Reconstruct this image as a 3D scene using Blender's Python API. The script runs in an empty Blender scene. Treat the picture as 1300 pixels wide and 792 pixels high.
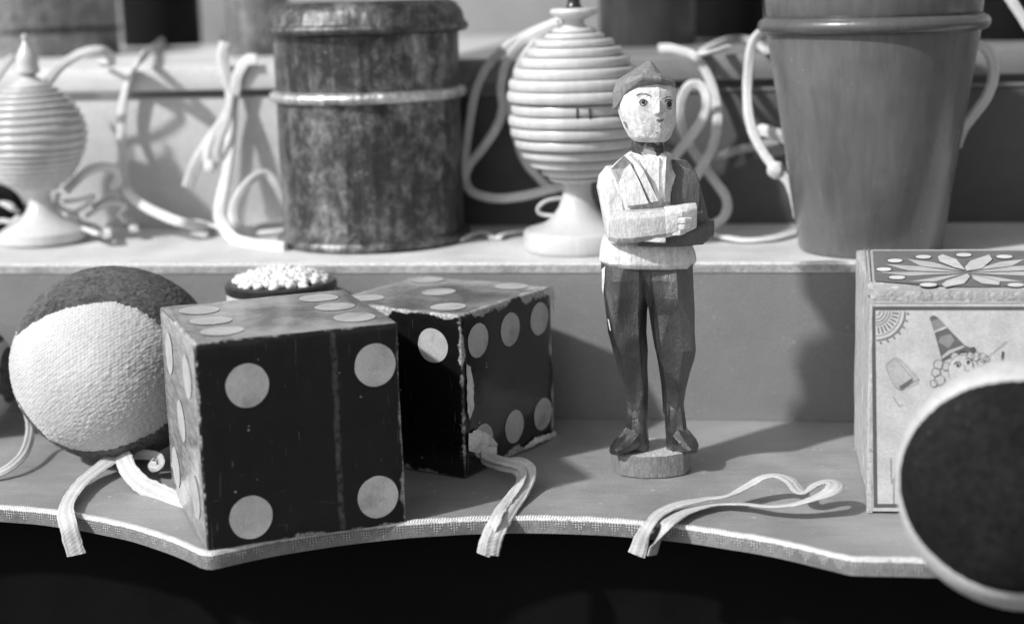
import bpy, bmesh, math, random
import numpy as np
from mathutils import Vector, Matrix, noise as mnoise
from mathutils.bvhtree import BVHTree

random.seed(7)
PI = math.pi
S = 0.05                      # one modelling unit (a die edge) is 5 cm
scene = bpy.context.scene
col = scene.collection

# ------------------------------------------------------------------ camera
FPX, PITCH, ROLL, CAMH, YAW, CAMY = 2005.98, 0.1788370, -0.0282414, 2.610685, 0.1511402, -9.398910
PCX, PCY = 650.0, 351.0       # optical centre of the photograph
cam_o = Vector((0.0, CAMY, CAMH))

def ray(px, py):
    X, Y = px - PCX, py - PCY
    cr, sr = math.cos(ROLL), math.sin(ROLL)
    X, Y = X * cr + Y * sr, -X * sr + Y * cr
    ct, st = math.cos(PITCH), math.sin(PITCH)
    d = (X / FPX, ct - Y / FPX * st, -st - Y / FPX * ct)
    c, s = math.cos(YAW), math.sin(YAW)
    return Vector((d[0] * c - d[1] * s, d[0] * s + d[1] * c, d[2]))

def Zp(px, py, z):            # point of the photograph on a height
    d = ray(px, py)
    return cam_o + d * ((z - cam_o.z) / d.z)

def Yp(px, py, y):            # point of the photograph on an upright plane
    d = ray(px, py)
    return cam_o + d * ((y - cam_o.y) / d.y)

RIGHT = Vector((math.cos(YAW), math.sin(YAW), 0))
TOCAM = Vector((math.sin(YAW), -math.cos(YAW), 0))

def Pp(px, py, origin):       # point on the upright plane through origin that faces the camera
    d = ray(px, py)
    t = (Vector(origin) - cam_o).dot(TOCAM) / d.dot(TOCAM)
    return cam_o + d * t

def tocam(p):
    v = cam_o - Vector(p); v.z = 0
    return v.normalized()

def depth(p):
    fwd = ray(PCX, PCY)
    return (Vector(p) - cam_o).dot(fwd) / fwd.length
def ppu(p):                   # pixels per unit at a point
    return FPX / depth(p)

# ------------------------------------------------------------------ shader helper
class Sh:
    def __init__(self, name):
        self.m = bpy.data.materials.new(name)
        self.m.use_nodes = True
        self.t = self.m.node_tree
        for n in list(self.t.nodes):
            self.t.nodes.remove(n)
        self.out = self.t.nodes.new('ShaderNodeOutputMaterial')
        self._co = None
    def n(self, typ, **kw):
        nd = self.t.nodes.new(typ)
        for k, v in kw.items():
            setattr(nd, k, v)
        return nd
    def put(self, sock, v):
        if v is None: return
        if isinstance(v, (int, float)):
            if sock.type == 'RGBA': sock.default_value = (v, v, v, 1)
            elif sock.type == 'VECTOR': sock.default_value = (v, v, v)
            else: sock.default_value = v
        elif isinstance(v, tuple):
            sock.default_value = v
        else:
            self.t.links.new(v, sock)
    def co(self):
        if self._co is None:
            tc = self.n('ShaderNodeTexCoord')
            vm = self.n('ShaderNodeVectorMath', operation='SCALE')
            self.t.links.new(tc.outputs['Object'], vm.inputs[0])
            vm.inputs['Scale'].default_value = 1 / S
            self._co = vm.outputs[0]
        return self._co
    def xyz(self, v=None):
        s = self.n('ShaderNodeSeparateXYZ')
        self.put(s.inputs[0], v or self.co())
        return s.outputs
    def uv(self):
        return self.n('ShaderNodeTexCoord').outputs['UV']
    def stretch(self, sc, v=None, add=None):
        vm = self.n('ShaderNodeVectorMath', operation='MULTIPLY')
        self.put(vm.inputs[0], v or self.co()); vm.inputs[1].default_value = sc
        return vm.outputs[0]
    def M(self, op, a, b=0.0, c=0.0, clamp=False):
        m = self.n('ShaderNodeMath', operation=op, use_clamp=clamp)
        self.put(m.inputs[0], a); self.put(m.inputs[1], b); self.put(m.inputs[2], c)
        return m.outputs[0]
    def noise(self, scale, detail=4, rough=0.55, dist=0.0, v=None):
        t = self.n('ShaderNodeTexNoise')
        self.put(t.inputs['Vector'], v or self.co())
        t.inputs['Scale'].default_value = scale; t.inputs['Detail'].default_value = detail
        t.inputs['Roughness'].default_value = rough; t.inputs['Distortion'].default_value = dist
        return t.outputs['Fac']
    def voro(self, scale, feature='F1', v=None, rnd=1.0, out='Distance'):
        t = self.n('ShaderNodeTexVoronoi', feature=feature)
        self.put(t.inputs['Vector'], v or self.co())
        t.inputs['Scale'].default_value = scale; t.inputs['Randomness'].default_value = rnd
        return t.outputs[out]
    def ss(self, v, lo, hi, a=0.0, b=1.0):      # smooth step
        m = self.n('ShaderNodeMapRange', interpolation_type='SMOOTHSTEP')
        self.put(m.inputs['Value'], v)
        for k, x in (('From Min', lo), ('From Max', hi), ('To Min', a), ('To Max', b)):
            self.put(m.inputs[k], x)
        return m.outputs[0]
    def mix(self, f, a, b):
        m = self.n('ShaderNodeMix', data_type='FLOAT')
        self.put(m.inputs[0], f); self.put(m.inputs[2], a); self.put(m.inputs[3], b)
        return m.outputs[0]
    def bump(self, h, strength=0.5, dist=0.02, normal=None):
        b = self.n('ShaderNodeBump')
        b.inputs['Strength'].default_value = strength
        b.inputs['Distance'].default_value = dist * S
        self.put(b.inputs['Height'], h)
        if normal is not None: self.put(b.inputs['Normal'], normal)
        return b.outputs[0]
    def done(self, base, rough=0.5, metal=0.0, normal=None, spec=0.5, coat=0.0, coat_rough=0.2, sheen=0.0, aniso=None, sss=0.0):
        p = self.n('ShaderNodeBsdfPrincipled')
        self.put(p.inputs['Base Color'], base); self.put(p.inputs['Roughness'], rough)
        self.put(p.inputs['Metallic'], metal); self.put(p.inputs['Specular IOR Level'], spec)
        self.put(p.inputs['Coat Weight'], coat); self.put(p.inputs['Coat Roughness'], coat_rough)
        self.put(p.inputs['Sheen Weight'], sheen)
        if normal is not None: self.put(p.inputs['Normal'], normal)
        self.t.links.new(p.outputs[0], self.out.inputs['Surface'])
        return self.m

# ------------------------------------------------------------------ materials
def m_board(name, base, var=0.15, dust=0.5, rough=0.42, grain=(1.2, 9, 9), spec=0.4, specks=True, flat=False):
    s = Sh(name)
    g = s.noise(3.0, 6, 0.6, 0.3, v=s.stretch(grain))
    cl = s.noise(1.3, 4, 0.6)
    fine = s.noise(70, 3, 0.7)
    b = s.M('MULTIPLY', base, s.M('ADD', 1 - var, s.M('MULTIPLY', g, var * 1.2)))
    b = s.M('MULTIPLY', b, s.ss(cl, 0.25, 0.75, 1 - var * 0.7, 1 + var * 0.7))
    b = s.M('MULTIPLY', b, s.ss(fine, 0.2, 0.8, 0.86, 1.14))
    if specks:
        fl = s.stretch((1, 1, 0)) if flat else s.co()
        v = s.voro(8, rnd=1.0, v=fl); keep = s.ss(s.noise(4.5, 3), 0.40, 0.54)
        sp = s.M('MULTIPLY', s.ss(v, 0.04, 0.11, 1, 0), keep)
        v2 = s.voro(16, v=fl); sp2 = s.M('MULTIPLY', s.ss(v2, 0.05, 0.15, 1, 0), s.ss(s.noise(7, 2), 0.4, 0.56))
        sp = s.M('MAXIMUM', sp, s.M('MULTIPLY', sp2, 0.7))
        scr = s.noise(2.0, 2, 0.5, 0.6, v=s.stretch((2.2, 42, 20)))
        sc = s.M('MULTIPLY', s.ss(scr, 0.66, 0.72), 0.22)
        b = s.mix(s.M('MULTIPLY', s.M('MAXIMUM', sp, sc), dust), b, 0.6)
        dk = s.M('MULTIPLY', s.ss(s.voro(9), 0.03, 0.1, 1, 0), s.ss(s.noise(3.1, 2), 0.52, 0.6))
        b = s.mix(s.M('MULTIPLY', dk, 0.5), b, base * 0.3)
    r = s.ss(s.noise(2.6, 5, 0.65), 0.3, 0.75, rough - 0.1, rough + 0.16)
    nb = s.bump(s.M('ADD', s.M('MULTIPLY', g, 0.6), s.M('MULTIPLY', fine, 0.5)), 0.25, 0.02)
    return s.done(b, r, normal=nb, spec=spec)

def m_fray(name, base):          # worn light edge paper with embossed triangles of dots
    s = Sh(name)
    u = s.uv(); x, y, z = s.xyz(u)
    # u runs along the edge in units, v from 0 at the bottom to 1 at the top
    tri = s.M('PINGPONG', s.M('MULTIPLY', x, 1.0), 0.045)          # 0..0.075
    tri = s.M('DIVIDE', tri, 0.045)
    inside = s.ss(s.M('SUBTRACT', s.M('MULTIPLY_ADD', tri, 0.75, 0.12), s.M('SUBTRACT', 1.0, y)), -0.04, 0.04)
    lat = s.n('ShaderNodeCombineXYZ')
    s.put(lat.inputs[0], s.M('MULTIPLY', x, 70.0)); s.put(lat.inputs[1], s.M('MULTIPLY', y, 6.0))
    vr = s.n('ShaderNodeTexVoronoi', voronoi_dimensions='2D', feature='F1')
    s.put(vr.inputs['Vector'], lat.outputs[0]); vr.inputs['Scale'].default_value = 1.0; vr.inputs['Randomness'].default_value = 0.12
    dots = s.M('MULTIPLY', s.ss(vr.outputs['Distance'], 0.2, 0.4, 1, 0), inside)
    fine = s.noise(45, 4, 0.7)
    worn = s.ss(s.noise(6, 5, 0.65), 0.42, 0.66)
    b = s.M('MULTIPLY', base, s.ss(s.noise(3, 4), 0.2, 0.8, 0.65, 1.25))
    b = s.mix(s.M('MULTIPLY', inside, 0.45), b, base * 0.45)
    b = s.mix(s.M('MULTIPLY', dots, s.M('SUBTRACT', 0.95, s.M('MULTIPLY', worn, 0.5))), b, 0.62)
    b = s.mix(s.M('MULTIPLY', worn, 0.35), b, base * 1.2)
    top = s.ss(s.M('ADD', y, s.M('MULTIPLY', s.noise(16, 4, 0.7), 0.25)), 0.98, 1.06)
    b = s.mix(top, b, 0.72)
    b = s.M('MULTIPLY', b, s.ss(fine, 0.2, 0.8, 0.8, 1.2))
    return s.done(b, 0.6, normal=s.bump(s.M('ADD', dots, s.M('MULTIPLY', fine, 0.6)), 0.6, 0.012))

def m_die(name, hx, worn=0.022, crease=None):
    s = Sh(name)
    x, y, z = s.xyz()
    # distance to the nearest edge of the cube, from the middle value of the three face distances
    dx = s.M('MINIMUM', s.M('ABSOLUTE', x), s.M('ABSOLUTE', s.M('SUBTRACT', x, hx[0])))
    dy = s.M('MINIMUM', s.M('ABSOLUTE', y), s.M('ABSOLUTE', s.M('SUBTRACT', y, hx[1])))
    dz = s.M('MINIMUM', s.M('ABSOLUTE', z), s.M('ABSOLUTE', s.M('SUBTRACT', z, hx[2])))
    mid = s.M('MAXIMUM', s.M('MINIMUM', dx, dy), s.M('MINIMUM', s.M('MAXIMUM', dx, dy), dz))
    n1 = s.noise(14, 6, 0.72); n2 = s.noise(3.2, 4, 0.6)
    e = s.M('SUBTRACT', s.M('ADD', mid, s.M('MULTIPLY', n1, 0.058)), s.M('MULTIPLY', s.ss(n2, 0.4, 0.7), worn))
    wear = s.ss(e, 0.020, 0.036, 1, 0)
    gritty = s.ss(s.noise(60, 3, 0.7), 0.35, 0.65)
    wearc = s.mix(gritty, 0.2, 0.5)
    # long creases and scuffs
    folds = s.M('MULTIPLY', s.ss(s.noise(5, 5, 0.7, 0.4, v=s.stretch((16, 16, 1.1))), 0.64, 0.75), 0.05)
    if crease:
        cd = s.M('ABSOLUTE', s.M('SUBTRACT', s.M('ADD', x, s.M('MULTIPLY', s.M('SUBTRACT', s.noise(7, 4), 0.5), 0.03)), crease))
        seam = s.M('MULTIPLY', s.ss(cd, 0.004, 0.022, 1, 0), s.M('MULTIPLY', s.ss(y, 0.02, 0.04, 1, 0), s.ss(s.noise(22, 4, 0.7), 0.35, 0.65)))
        streak = s.M('MULTIPLY', seam, 0.06)
    else:
        streak = 0.0
    scuff = s.M('MULTIPLY', s.M('MULTIPLY', s.ss(s.voro(14), 0.05, 0.11, 1, 0), s.ss(s.noise(3.7, 2), 0.47, 0.58)), 0.3)
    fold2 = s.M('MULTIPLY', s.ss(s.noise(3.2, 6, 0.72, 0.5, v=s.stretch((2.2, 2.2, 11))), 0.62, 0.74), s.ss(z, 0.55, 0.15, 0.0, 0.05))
    hair = s.M('MULTIPLY', s.ss(s.noise(2.2, 2, 0.5, 0.5, v=s.stretch((26, 26, 2))), 0.69, 0.73), 0.05)
    scuff = s.M('ADD', scuff, s.M('ADD', fold2, hair))
    b = s.M('ADD', 0.003, s.M('MULTIPLY', s.noise(8, 6, 0.7), 0.009))
    b = s.M('ADD', s.M('ADD', b, folds), streak); b = s.M('ADD', b, scuff)
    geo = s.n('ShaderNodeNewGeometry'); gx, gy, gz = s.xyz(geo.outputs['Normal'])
    dusty_sheen = s.M('MULTIPLY', s.ss(gz, 0.6, 0.95), s.ss(s.noise(2.6, 6, 0.7, 0.3), 0.3, 0.7, 0.10, 0.34))  # sheen of top and left faces, with some dust, put into base colour
    dusty_sheen = s.M('ADD', dusty_sheen, s.M('MULTIPLY', s.ss(gx, -0.62, -0.84), s.ss(s.noise(2.4, 4, 0.6, v=s.stretch((3, 3, 12))), 0.3, 0.7, 0.18, 0.36)))
    b = s.M('ADD', b, dusty_sheen)
    b = s.mix(wear, b, wearc)
    r = s.ss(s.noise(4, 6, 0.65), 0.3, 0.75, 0.10, 0.30)
    r = s.mix(wear, r, 0.8)
    h = s.M('ADD', s.M('MULTIPLY', s.noise(3.5, 3), 1.2), s.M('MULTIPLY', s.noise(24, 5, 0.6), 0.18))
    h = s.M('SUBTRACT', h, s.M('MULTIPLY', wear, 0.3))
    return s.done(b, r, normal=s.bump(h, 0.12, 0.03), spec=0.35, coat=0.28, coat_rough=0.07)

def m_pip(name):
    s = Sh(name)
    a = s.noise(7, 5, 0.65); f = s.noise(85, 3, 0.75); st = s.noise(4, 4, 0.6, 0.5)
    b = s.M('MULTIPLY', 0.44, s.ss(a, 0.25, 0.75, 0.88, 1.1))
    b = s.M('MULTIPLY', b, s.ss(f, 0.2, 0.8, 0.84, 1.14))
    b = s.M('MULTIPLY', b, s.ss(st, 0.5, 0.72, 1.0, 0.72))
    spk = s.M('MULTIPLY', s.ss(s.voro(30), 0.05, 0.14, 1, 0), s.ss(s.noise(6, 2), 0.5, 0.6))
    b = s.mix(s.M('MULTIPLY', spk, 0.5), b, 0.15)
    scr = s.ss(s.noise(3, 2, 0.5, 0.8, v=s.stretch((4, 4, 26))), 0.68, 0.73)
    b = s.mix(s.M('MULTIPLY', scr, 0.4), b, 0.24)
    return s.done(b, 0.5, normal=s.bump(s.M('ADD', a, s.M('MULTIPLY', f, 0.6)), 0.2, 0.012), spec=0.4)

def m_plain(name, base, var=0.2, scale=8, rough=0.6, fine=60, bump=0.2, spec=0.4, coat=0.0, stretch=None):
    s = Sh(name)
    v = s.stretch(stretch) if stretch else s.co()
    a = s.noise(scale, 5, 0.65, v=v); f = s.noise(fine, 3, 0.7)
    b = s.M('MULTIPLY', base, s.ss(a, 0.25, 0.75, 1 - var, 1 + var))
    b = s.M('MULTIPLY', b, s.ss(f, 0.2, 0.8, 0.88, 1.12))
    return s.done(b, s.ss(a, 0.3, 0.7, rough - 0.08, rough + 0.08),
                  normal=s.bump(s.M('ADD', a, s.M('MULTIPLY', f, 0.5)), bump, 0.015), spec=spec, coat=coat)

def m_tin(name, light=0.42, dark=0.035, amt=0.5, metal=0.85, sc=1.0):
    s = Sh(name)
    n1 = s.noise(2.2 * sc, 8, 0.72, 0.5, v=s.stretch((1, 1, 0.7)))
    n2 = s.noise(11 * sc, 8, 0.8, 0.4, v=s.stretch((1, 1, 0.9)))
    n3 = s.noise(48 * sc, 4, 0.75)
    f = s.M('ADD', s.M('MULTIPLY', n1, 0.40), s.M('ADD', s.M('MULTIPLY', n2, 0.45), s.M('MULTIPLY', n3, 0.17)))
    stain = s.ss(f, amt - 0.15, amt + 0.10)
    b = s.mix(stain, light, dark)
    drip = s.ss(s.noise(4, 4, 0.6, 0.2, v=s.stretch((4, 4, 0.3))), 0.3, 0.7, 0.75, 1.25)
    b = s.M('MULTIPLY', s.M('MULTIPLY', b, drip), s.ss(n3, 0.25, 0.75, 0.65, 1.35))
    fleck = s.M('MULTIPLY', s.ss(s.voro(20), 0.05, 0.16, 1, 0), s.ss(s.noise(5, 3), 0.5, 0.62))
    b = s.mix(s.M('MULTIPLY', fleck, 0.7), b, 0.6)
    r = s.mix(stain, s.ss(n2, 0.3, 0.7, 0.46, 0.56), 0.46)
    h = s.M('ADD', s.M('MULTIPLY', stain, -0.2), s.M('ADD', s.M('MULTIPLY', s.noise(4.5, 3, v=s.stretch((1, 1, 0.05))), 6.0), s.M('MULTIPLY', n3, 0.2)))
    return s.done(b, r, metal=s.mix(stain, metal, 0.6), normal=s.bump(h, 0.3, 0.03), coat=0.0)

def m_turned(name, base, var=0.14, rough=0.32, vert=(7, 7, 0.6), dark=0.0, ringdark=True):
    s = Sh(name)
    g = s.noise(3.0, 6, 0.65, 0.2, v=s.stretch(vert))
    cl = s.noise(1.6, 4, 0.6)
    f = s.noise(50, 3, 0.7)
    b = s.M('MULTIPLY', base, s.ss(g, 0.25, 0.75, 1 - var, 1 + var))
    b = s.M('MULTIPLY', b, s.ss(cl, 0.3, 0.7, 1 - var * 1.2, 1 + var * 1.2))
    sp = s.M('MULTIPLY', s.ss(s.voro(13), 0.04, 0.09, 1, 0), s.ss(s.noise(3.4, 2), 0.55, 0.62))
    b = s.mix(s.M('MULTIPLY', sp, 0.55), b, 0.5)
    scr = s.ss(s.noise(2.4, 2, 0.5, 0.8, v=s.stretch((18, 18, 1.3))), 0.68, 0.73)
    b = s.mix(s.M('MULTIPLY', scr, 0.25), b, base * 1.6)
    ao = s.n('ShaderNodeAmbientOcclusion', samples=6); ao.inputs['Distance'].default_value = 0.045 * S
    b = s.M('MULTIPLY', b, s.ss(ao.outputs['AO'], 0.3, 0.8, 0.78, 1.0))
    return s.done(b, s.ss(cl, 0.3, 0.7, rough - 0.06, rough + 0.1), normal=s.bump(s.M('ADD', g, s.M('MULTIPLY', f, 0.4)), 0.18, 0.015), spec=0.5, coat=0.35, coat_rough=0.18)

def m_knit(name, base, rows=40.0, tilt=0.0):
    s = Sh(name)
    x, y, z = s.xyz(s.uv())      # uv in units on the sphere: wale and course
    row = s.M('MULTIPLY', y, rows); c = s.M('MULTIPLY', x, rows * 0.95)
    wob = s.M('MULTIPLY', s.noise(6, 3), 1.6)
    a = s.M('SINE', s.M('MULTIPLY', s.M('ADD', row, wob), 2 * PI))
    half = s.M('MULTIPLY', s.M('FRACT', s.M('MULTIPLY', c, 1.0)), 1.0)
    b2 = s.M('SINE', s.M('MULTIPLY', s.M('ADD', s.M('ADD', c, s.M('MULTIPLY', row, 0.5)), wob), 2 * PI))
    h = s.M('ADD', s.M('MULTIPLY', a, 0.5), s.M('MULTIPLY', b2, 0.32))
    f = s.noise(60, 3, 0.7); cl = s.noise(2.2, 5, 0.65)
    stain = s.M('MULTIPLY', s.ss(s.noise(1.7, 4, 0.6, 0.3), 0.56, 0.75), 0.4)
    b = s.M('MULTIPLY', base, s.ss(h, -0.7, 0.6, 0.80, 1.04))
    b = s.M('MULTIPLY', b, s.ss(cl, 0.25, 0.75, 0.86, 1.08))
    b = s.M('MULTIPLY', b, s.ss(f, 0.2, 0.8, 0.85, 1.12))
    b = s.mix(stain, b, base * 0.4)
    return s.done(b, 0.9, normal=s.bump(s.M('ADD', h, s.M('MULTIPLY', f, 0.9)), 0.08, 0.012), spec=0.2, sheen=0.25)

def m_felt(name, base, lint=0.5, sheen=0.2, bmp=0.8):
    s = Sh(name)
    f = s.noise(27, 5, 0.8, 0.6); f2 = s.noise(90, 3, 0.8); cl = s.noise(3, 5, 0.65)
    fib = s.noise(9, 4, 0.7, 2.0, v=s.stretch((3, 3, 9)))
    b = s.M('MULTIPLY', base, s.ss(f, 0.3, 0.7, 0.3, 2.2) if base < .2 else s.ss(f, 0.3, 0.7, 0.85, 1.12))
    b = s.M('MULTIPLY', b, s.ss(cl, 0.3, 0.7, 0.65, 1.35) if base < .2 else s.ss(cl, 0.3, 0.7, 0.9, 1.08))
    sp = s.M('MULTIPLY', s.ss(s.voro(15), 0.04, 0.11, 1, 0), s.ss(s.noise(3.3, 3), 0.5, 0.6))
    b = s.mix(s.M('MULTIPLY', sp, lint), b, 0.4)
    b = s.M('ADD', b, s.M('MULTIPLY', s.ss(fib, 0.62, 0.75), base * 0.9))
    return s.done(b, 0.95, normal=s.bump(s.M('ADD', f, f2), bmp, 0.03), spec=0.1, sheen=sheen)

def m_tape(name, base, lines=4.0):
    s = Sh(name)
    x, y, z = s.xyz(s.uv())      # u along in units, v around 0..1
    w = s.M('SINE', s.M('MULTIPLY', y, 2 * PI * lines * 2))
    t = s.M('SINE', s.M('MULTIPLY', s.M('ADD', s.M('MULTIPLY', x, 48.0), s.M('MULTIPLY', y, 8.0)), 2 * PI))
    f = s.noise(55, 4, 0.75); cl = s.noise(3, 4, 0.6)
    b = s.M('MULTIPLY', base, s.ss(w, -1, 0.5, 0.86, 1.0))
    b = s.M('MULTIPLY', b, s.ss(t, -1, 1, 0.96, 1.02))
    b = s.M('MULTIPLY', b, s.ss(cl, 0.25, 0.75, 0.82, 1.1))
    b = s.M('MULTIPLY', b, s.ss(f, 0.2, 0.8, 0.85, 1.1))
    h = s.M('ADD', s.M('MULTIPLY', w, 0.5), s.M('ADD', s.M('MULTIPLY', t, 0.1), f))
    return s.done(b, 0.9, normal=s.bump(h, 0.35, 0.010), spec=0.2, sheen=0.1)

def m_paint(name, base, chip=0.5, under=0.5, gloss=0.35, amt=0.62, strokes=(9, 9, 1.6), coat=0.15, cut=0.0):
    s = Sh(name)
    n = s.noise(7, 7, 0.75, 0.3); g = s.noise(6, 5, 0.7, 0.2, v=s.stretch(strokes)); f = s.noise(60, 3, 0.7)
    chips = s.ss(s.M('ADD', s.M('MULTIPLY', n, 0.7), s.M('MULTIPLY', s.noise(26, 4, 0.7), 0.3)), amt, amt + 0.04)
    b = s.M('MULTIPLY', base, s.ss(g, 0.25, 0.75, 0.72, 1.25))
    if base < 0.06: b = s.M('MULTIPLY', b, s.ss(s.noise(3.2, 3, 0.6), 0.3, 0.7, 0.45, 2.2))
    b = s.M('MULTIPLY', b, s.ss(f, 0.2, 0.8, 0.85, 1.15))
    b = s.mix(s.M('MULTIPLY', chips, chip), b, under)
    r = s.ss(s.noise(9, 5, 0.7), 0.3, 0.7, gloss - 0.12, gloss + 0.16)
    h = s.M('ADD', s.M('MULTIPLY', g, 0.9), s.M('SUBTRACT', s.M('MULTIPLY', f, 0.3), s.M('MULTIPLY', chips, 0.4)))
    nb = None
    if cut:      # broad knife cuts
        vc = s.n('ShaderNodeTexVoronoi', feature='SMOOTH_F1'); s.put(vc.inputs['Vector'], s.stretch((1, 1, 0.42))); vc.inputs['Scale'].default_value = 6.5; vc.inputs['Smoothness'].default_value = 0.25
        nb = s.bump(vc.outputs['Distance'], 1.0, cut * 1.6)
    return s.done(b, r, normal=s.bump(h, 0.45, 0.03, nb), spec=1.0 if cut else 0.5, coat=coat, coat_rough=0.14)

MAT = dict(
    lower=m_board('worn painted board', 0.32, 0.3, 0.6, 0.40, flat=True),
    riser=m_board('riser paper', 0.23, 0.12, 0.25, 0.45, (5, 5, 5)),
    step=m_board('pale step board', 0.66, 0.2, 0.35, 0.5, flat=True),
    riser_back=m_board('pale riser panel', 0.52, 0.14, 0.2, 0.5, (1, 4, 4), specks=False),
    riser_shade_tone=m_board('shade-toned riser panel', 0.085, 0.2, 0.2, 0.5, (1, 4, 4), specks=False), step_shade_tone=m_board('shade-toned board', 0.20, 0.2, 0.2, 0.5, specks=False),  # right-hand boards: shade at the back put into the base colour
    wall=m_board('plaster', 0.30, 0.15, 0.2, 0.7, (2, 2, 2), specks=False),
    void=m_plain('under-shelf shade black', 0.004, 0.3, 3, 0.7, spec=0.08),
    ground=m_plain('paving', 0.12, 0.2, 2, 0.9),
    fray=m_fray('frayed edge paper', 0.2),
    fray_pale=m_fray('frayed pale edge paper', 0.42),
    tape=m_tape('cotton tape', 0.58), tape_grey=m_tape('greyed cotton tape', 0.5),
    cord=m_tape('soft cotton cord', 0.72, 3.0), cord_dim=m_tape('greyed cord', 0.42, 3.0),
    pip=m_pip('paper pip'),
    torn=m_plain('torn paper', 0.62, 0.2, 12, 0.85, 50, 0.5),
    tin=m_tin('stained tinplate', 0.50, 0.05, 0.47), tin_lid=m_tin('tinplate lid', 0.28, 0.04, 0.50),
    tin_band=m_tin('rubbed tin bead', 0.6, 0.12, 0.62), tin_back=m_tin('dull tinplate', 0.34, 0.08, 0.54, 0.7),
    tin_dark=m_tin('blackened tinplate', 0.12, 0.02, 0.5, 0.5),
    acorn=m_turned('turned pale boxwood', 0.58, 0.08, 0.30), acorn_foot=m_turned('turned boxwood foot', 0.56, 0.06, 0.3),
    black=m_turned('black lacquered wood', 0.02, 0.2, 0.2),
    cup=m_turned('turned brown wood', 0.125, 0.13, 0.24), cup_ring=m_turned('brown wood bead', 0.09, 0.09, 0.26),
    knit=m_knit('white knit', 0.58, 56.0), felt=m_felt('dark felt', 0.085, 0.6), felt_pale=m_felt('pale felt', 0.5, 0.05, 0.1, 0.2),
    felt_black=m_felt('black felt', 0.013, 0.6, 0.03, 1.0),
    pot_black=m_plain('sooty pot', 0.006, 0.3, 4, 0.7, spec=0.12), pot_dark=m_turned('dark wood pot', 0.03, 0.3, 0.5),
    bead=m_plain('white glass bead', 0.72, 0.1, 4, 0.25, spec=0.5),
    rim_dark=m_plain('dark rim', 0.03, 0.3, 6, 0.35), pot=m_plain('white pot', 0.62, 0.1, 5, 0.4),
)

# ------------------------------------------------------------------ object helpers
def tag(o, label=None, cat=None, group=None, kind=None):
    if label: o['label'] = label
    if cat: o['category'] = cat
    if group: o['group'] = group
    if kind: o['kind'] = kind
    return o

ROOT = {}
def thing(name, loc, label, cat, group=None):
    o = bpy.data.objects.new(name, None); col.objects.link(o)
    o.empty_display_size = 0.2
    o.location = Vector(loc); ROOT[o] = Vector(loc)
    return tag(o, label, cat, group)

def obj(name, bm, mats, parent=None, origin=None, smooth=40, tri=False):
    """Link a bmesh built in world units as one mesh object; under a parent it is stored relative to the thing's root."""
    me = bpy.data.meshes.new(name)
    if parent is not None:
        org = ROOT[parent]
    elif origin is not None:
        org = Vector(origin)
    else:
        vs = [v.co for v in bm.verts]
        org = Vector((sum(v.x for v in vs) / len(vs), sum(v.y for v in vs) / len(vs), min(v.z for v in vs)))
    bm.normal_update()
    for v in bm.verts: v.co -= org
    for f in bm.faces: f.smooth = smooth > 0
    bm.to_mesh(me); bm.free()
    if not isinstance(mats, (list, tuple)): mats = [mats]
    for m in mats: me.materials.append(m)
    if smooth > 0: me.set_sharp_from_angle(angle=math.radians(smooth))
    o = bpy.data.objects.new(name, me); col.objects.link(o)
    if parent is not None:
        o.parent = parent
    else:
        o.location = org
    ROOT[o] = org
    return o

def B(): return bmesh.new()

def add_box(bm, lo, hi, bev=0.0, seg=2, mi=0):
    r = bmesh.ops.create_cube(bm, size=1.0)
    vs = r['verts']
    for v in vs:
        v.co = Vector([lo[i] + (v.co[i] + 0.5) * (hi[i] - lo[i]) for i in range(3)])
    fs = list({f for v in vs for f in v.link_faces})
    for f in fs: f.material_index = mi
    if bev > 0:
        es = list({e for v in vs for e in v.link_edges})
        bmesh.ops.bevel(bm, geom=es, offset=bev, segments=seg, profile=0.5, affect='EDGES')
    return bm

def lathe(bm, prof, axis=(0, 0), seg=72, tilt=None, pivot=None, mi=0, wob=0.0, caps=True):
    """prof: list of (radius, z); tilt: rotation matrix about pivot."""
    rings = []
    for r, z in prof:
        if r < 1e-5:
            rings.append([bm.verts.new((axis[0], axis[1], z))]); continue
        ring = []
        for k in range(seg):
            a = 2 * PI * k / seg
            rr = r * (1 + (wob * mnoise.noise(Vector((math.cos(a) * 1.5, math.sin(a) * 1.5, z * 1.5))) if wob else 0))
            ring.append(bm.verts.new((axis[0] + rr * math.cos(a), axis[1] + rr * math.sin(a), z)))
        rings.append(ring)
    for a, b in zip(rings, rings[1:]):
        if len(a) == 1 and len(b) == 1: continue
        for k in range(seg):
            k2 = (k + 1) % seg
            if len(a) == 1: f = bm.faces.new((a[0], b[k2], b[k]))
            elif len(b) == 1: f = bm.faces.new((a[k], a[k2], b[0]))
            else: f = bm.faces.new((a[k], a[k2], b[k2], b[k]))
            f.material_index = mi
    if caps:
        for ring, rev in ((rings[0], True), (rings[-1], False)):
            if len(ring) > 1:
                f = bm.faces.new(list(reversed(ring)) if rev else ring); f.material_index = mi
    if tilt is not None:
        pv = Vector(pivot)
        for ring in rings:
            for v in ring: v.co = pv + tilt @ (v.co - pv)
    bmesh.ops.recalc_face_normals(bm, faces=bm.faces[:])
    return bm

def arc(c, r, a0, a1, n):       # profile arc points (radius, z), degrees
    return [(c[0] + r * math.cos(math.radians(a0 + (a1 - a0) * k / n)), c[1] + r * math.sin(math.radians(a0 + (a1 - a0) * k / n))) for k in range(n + 1)]

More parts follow.
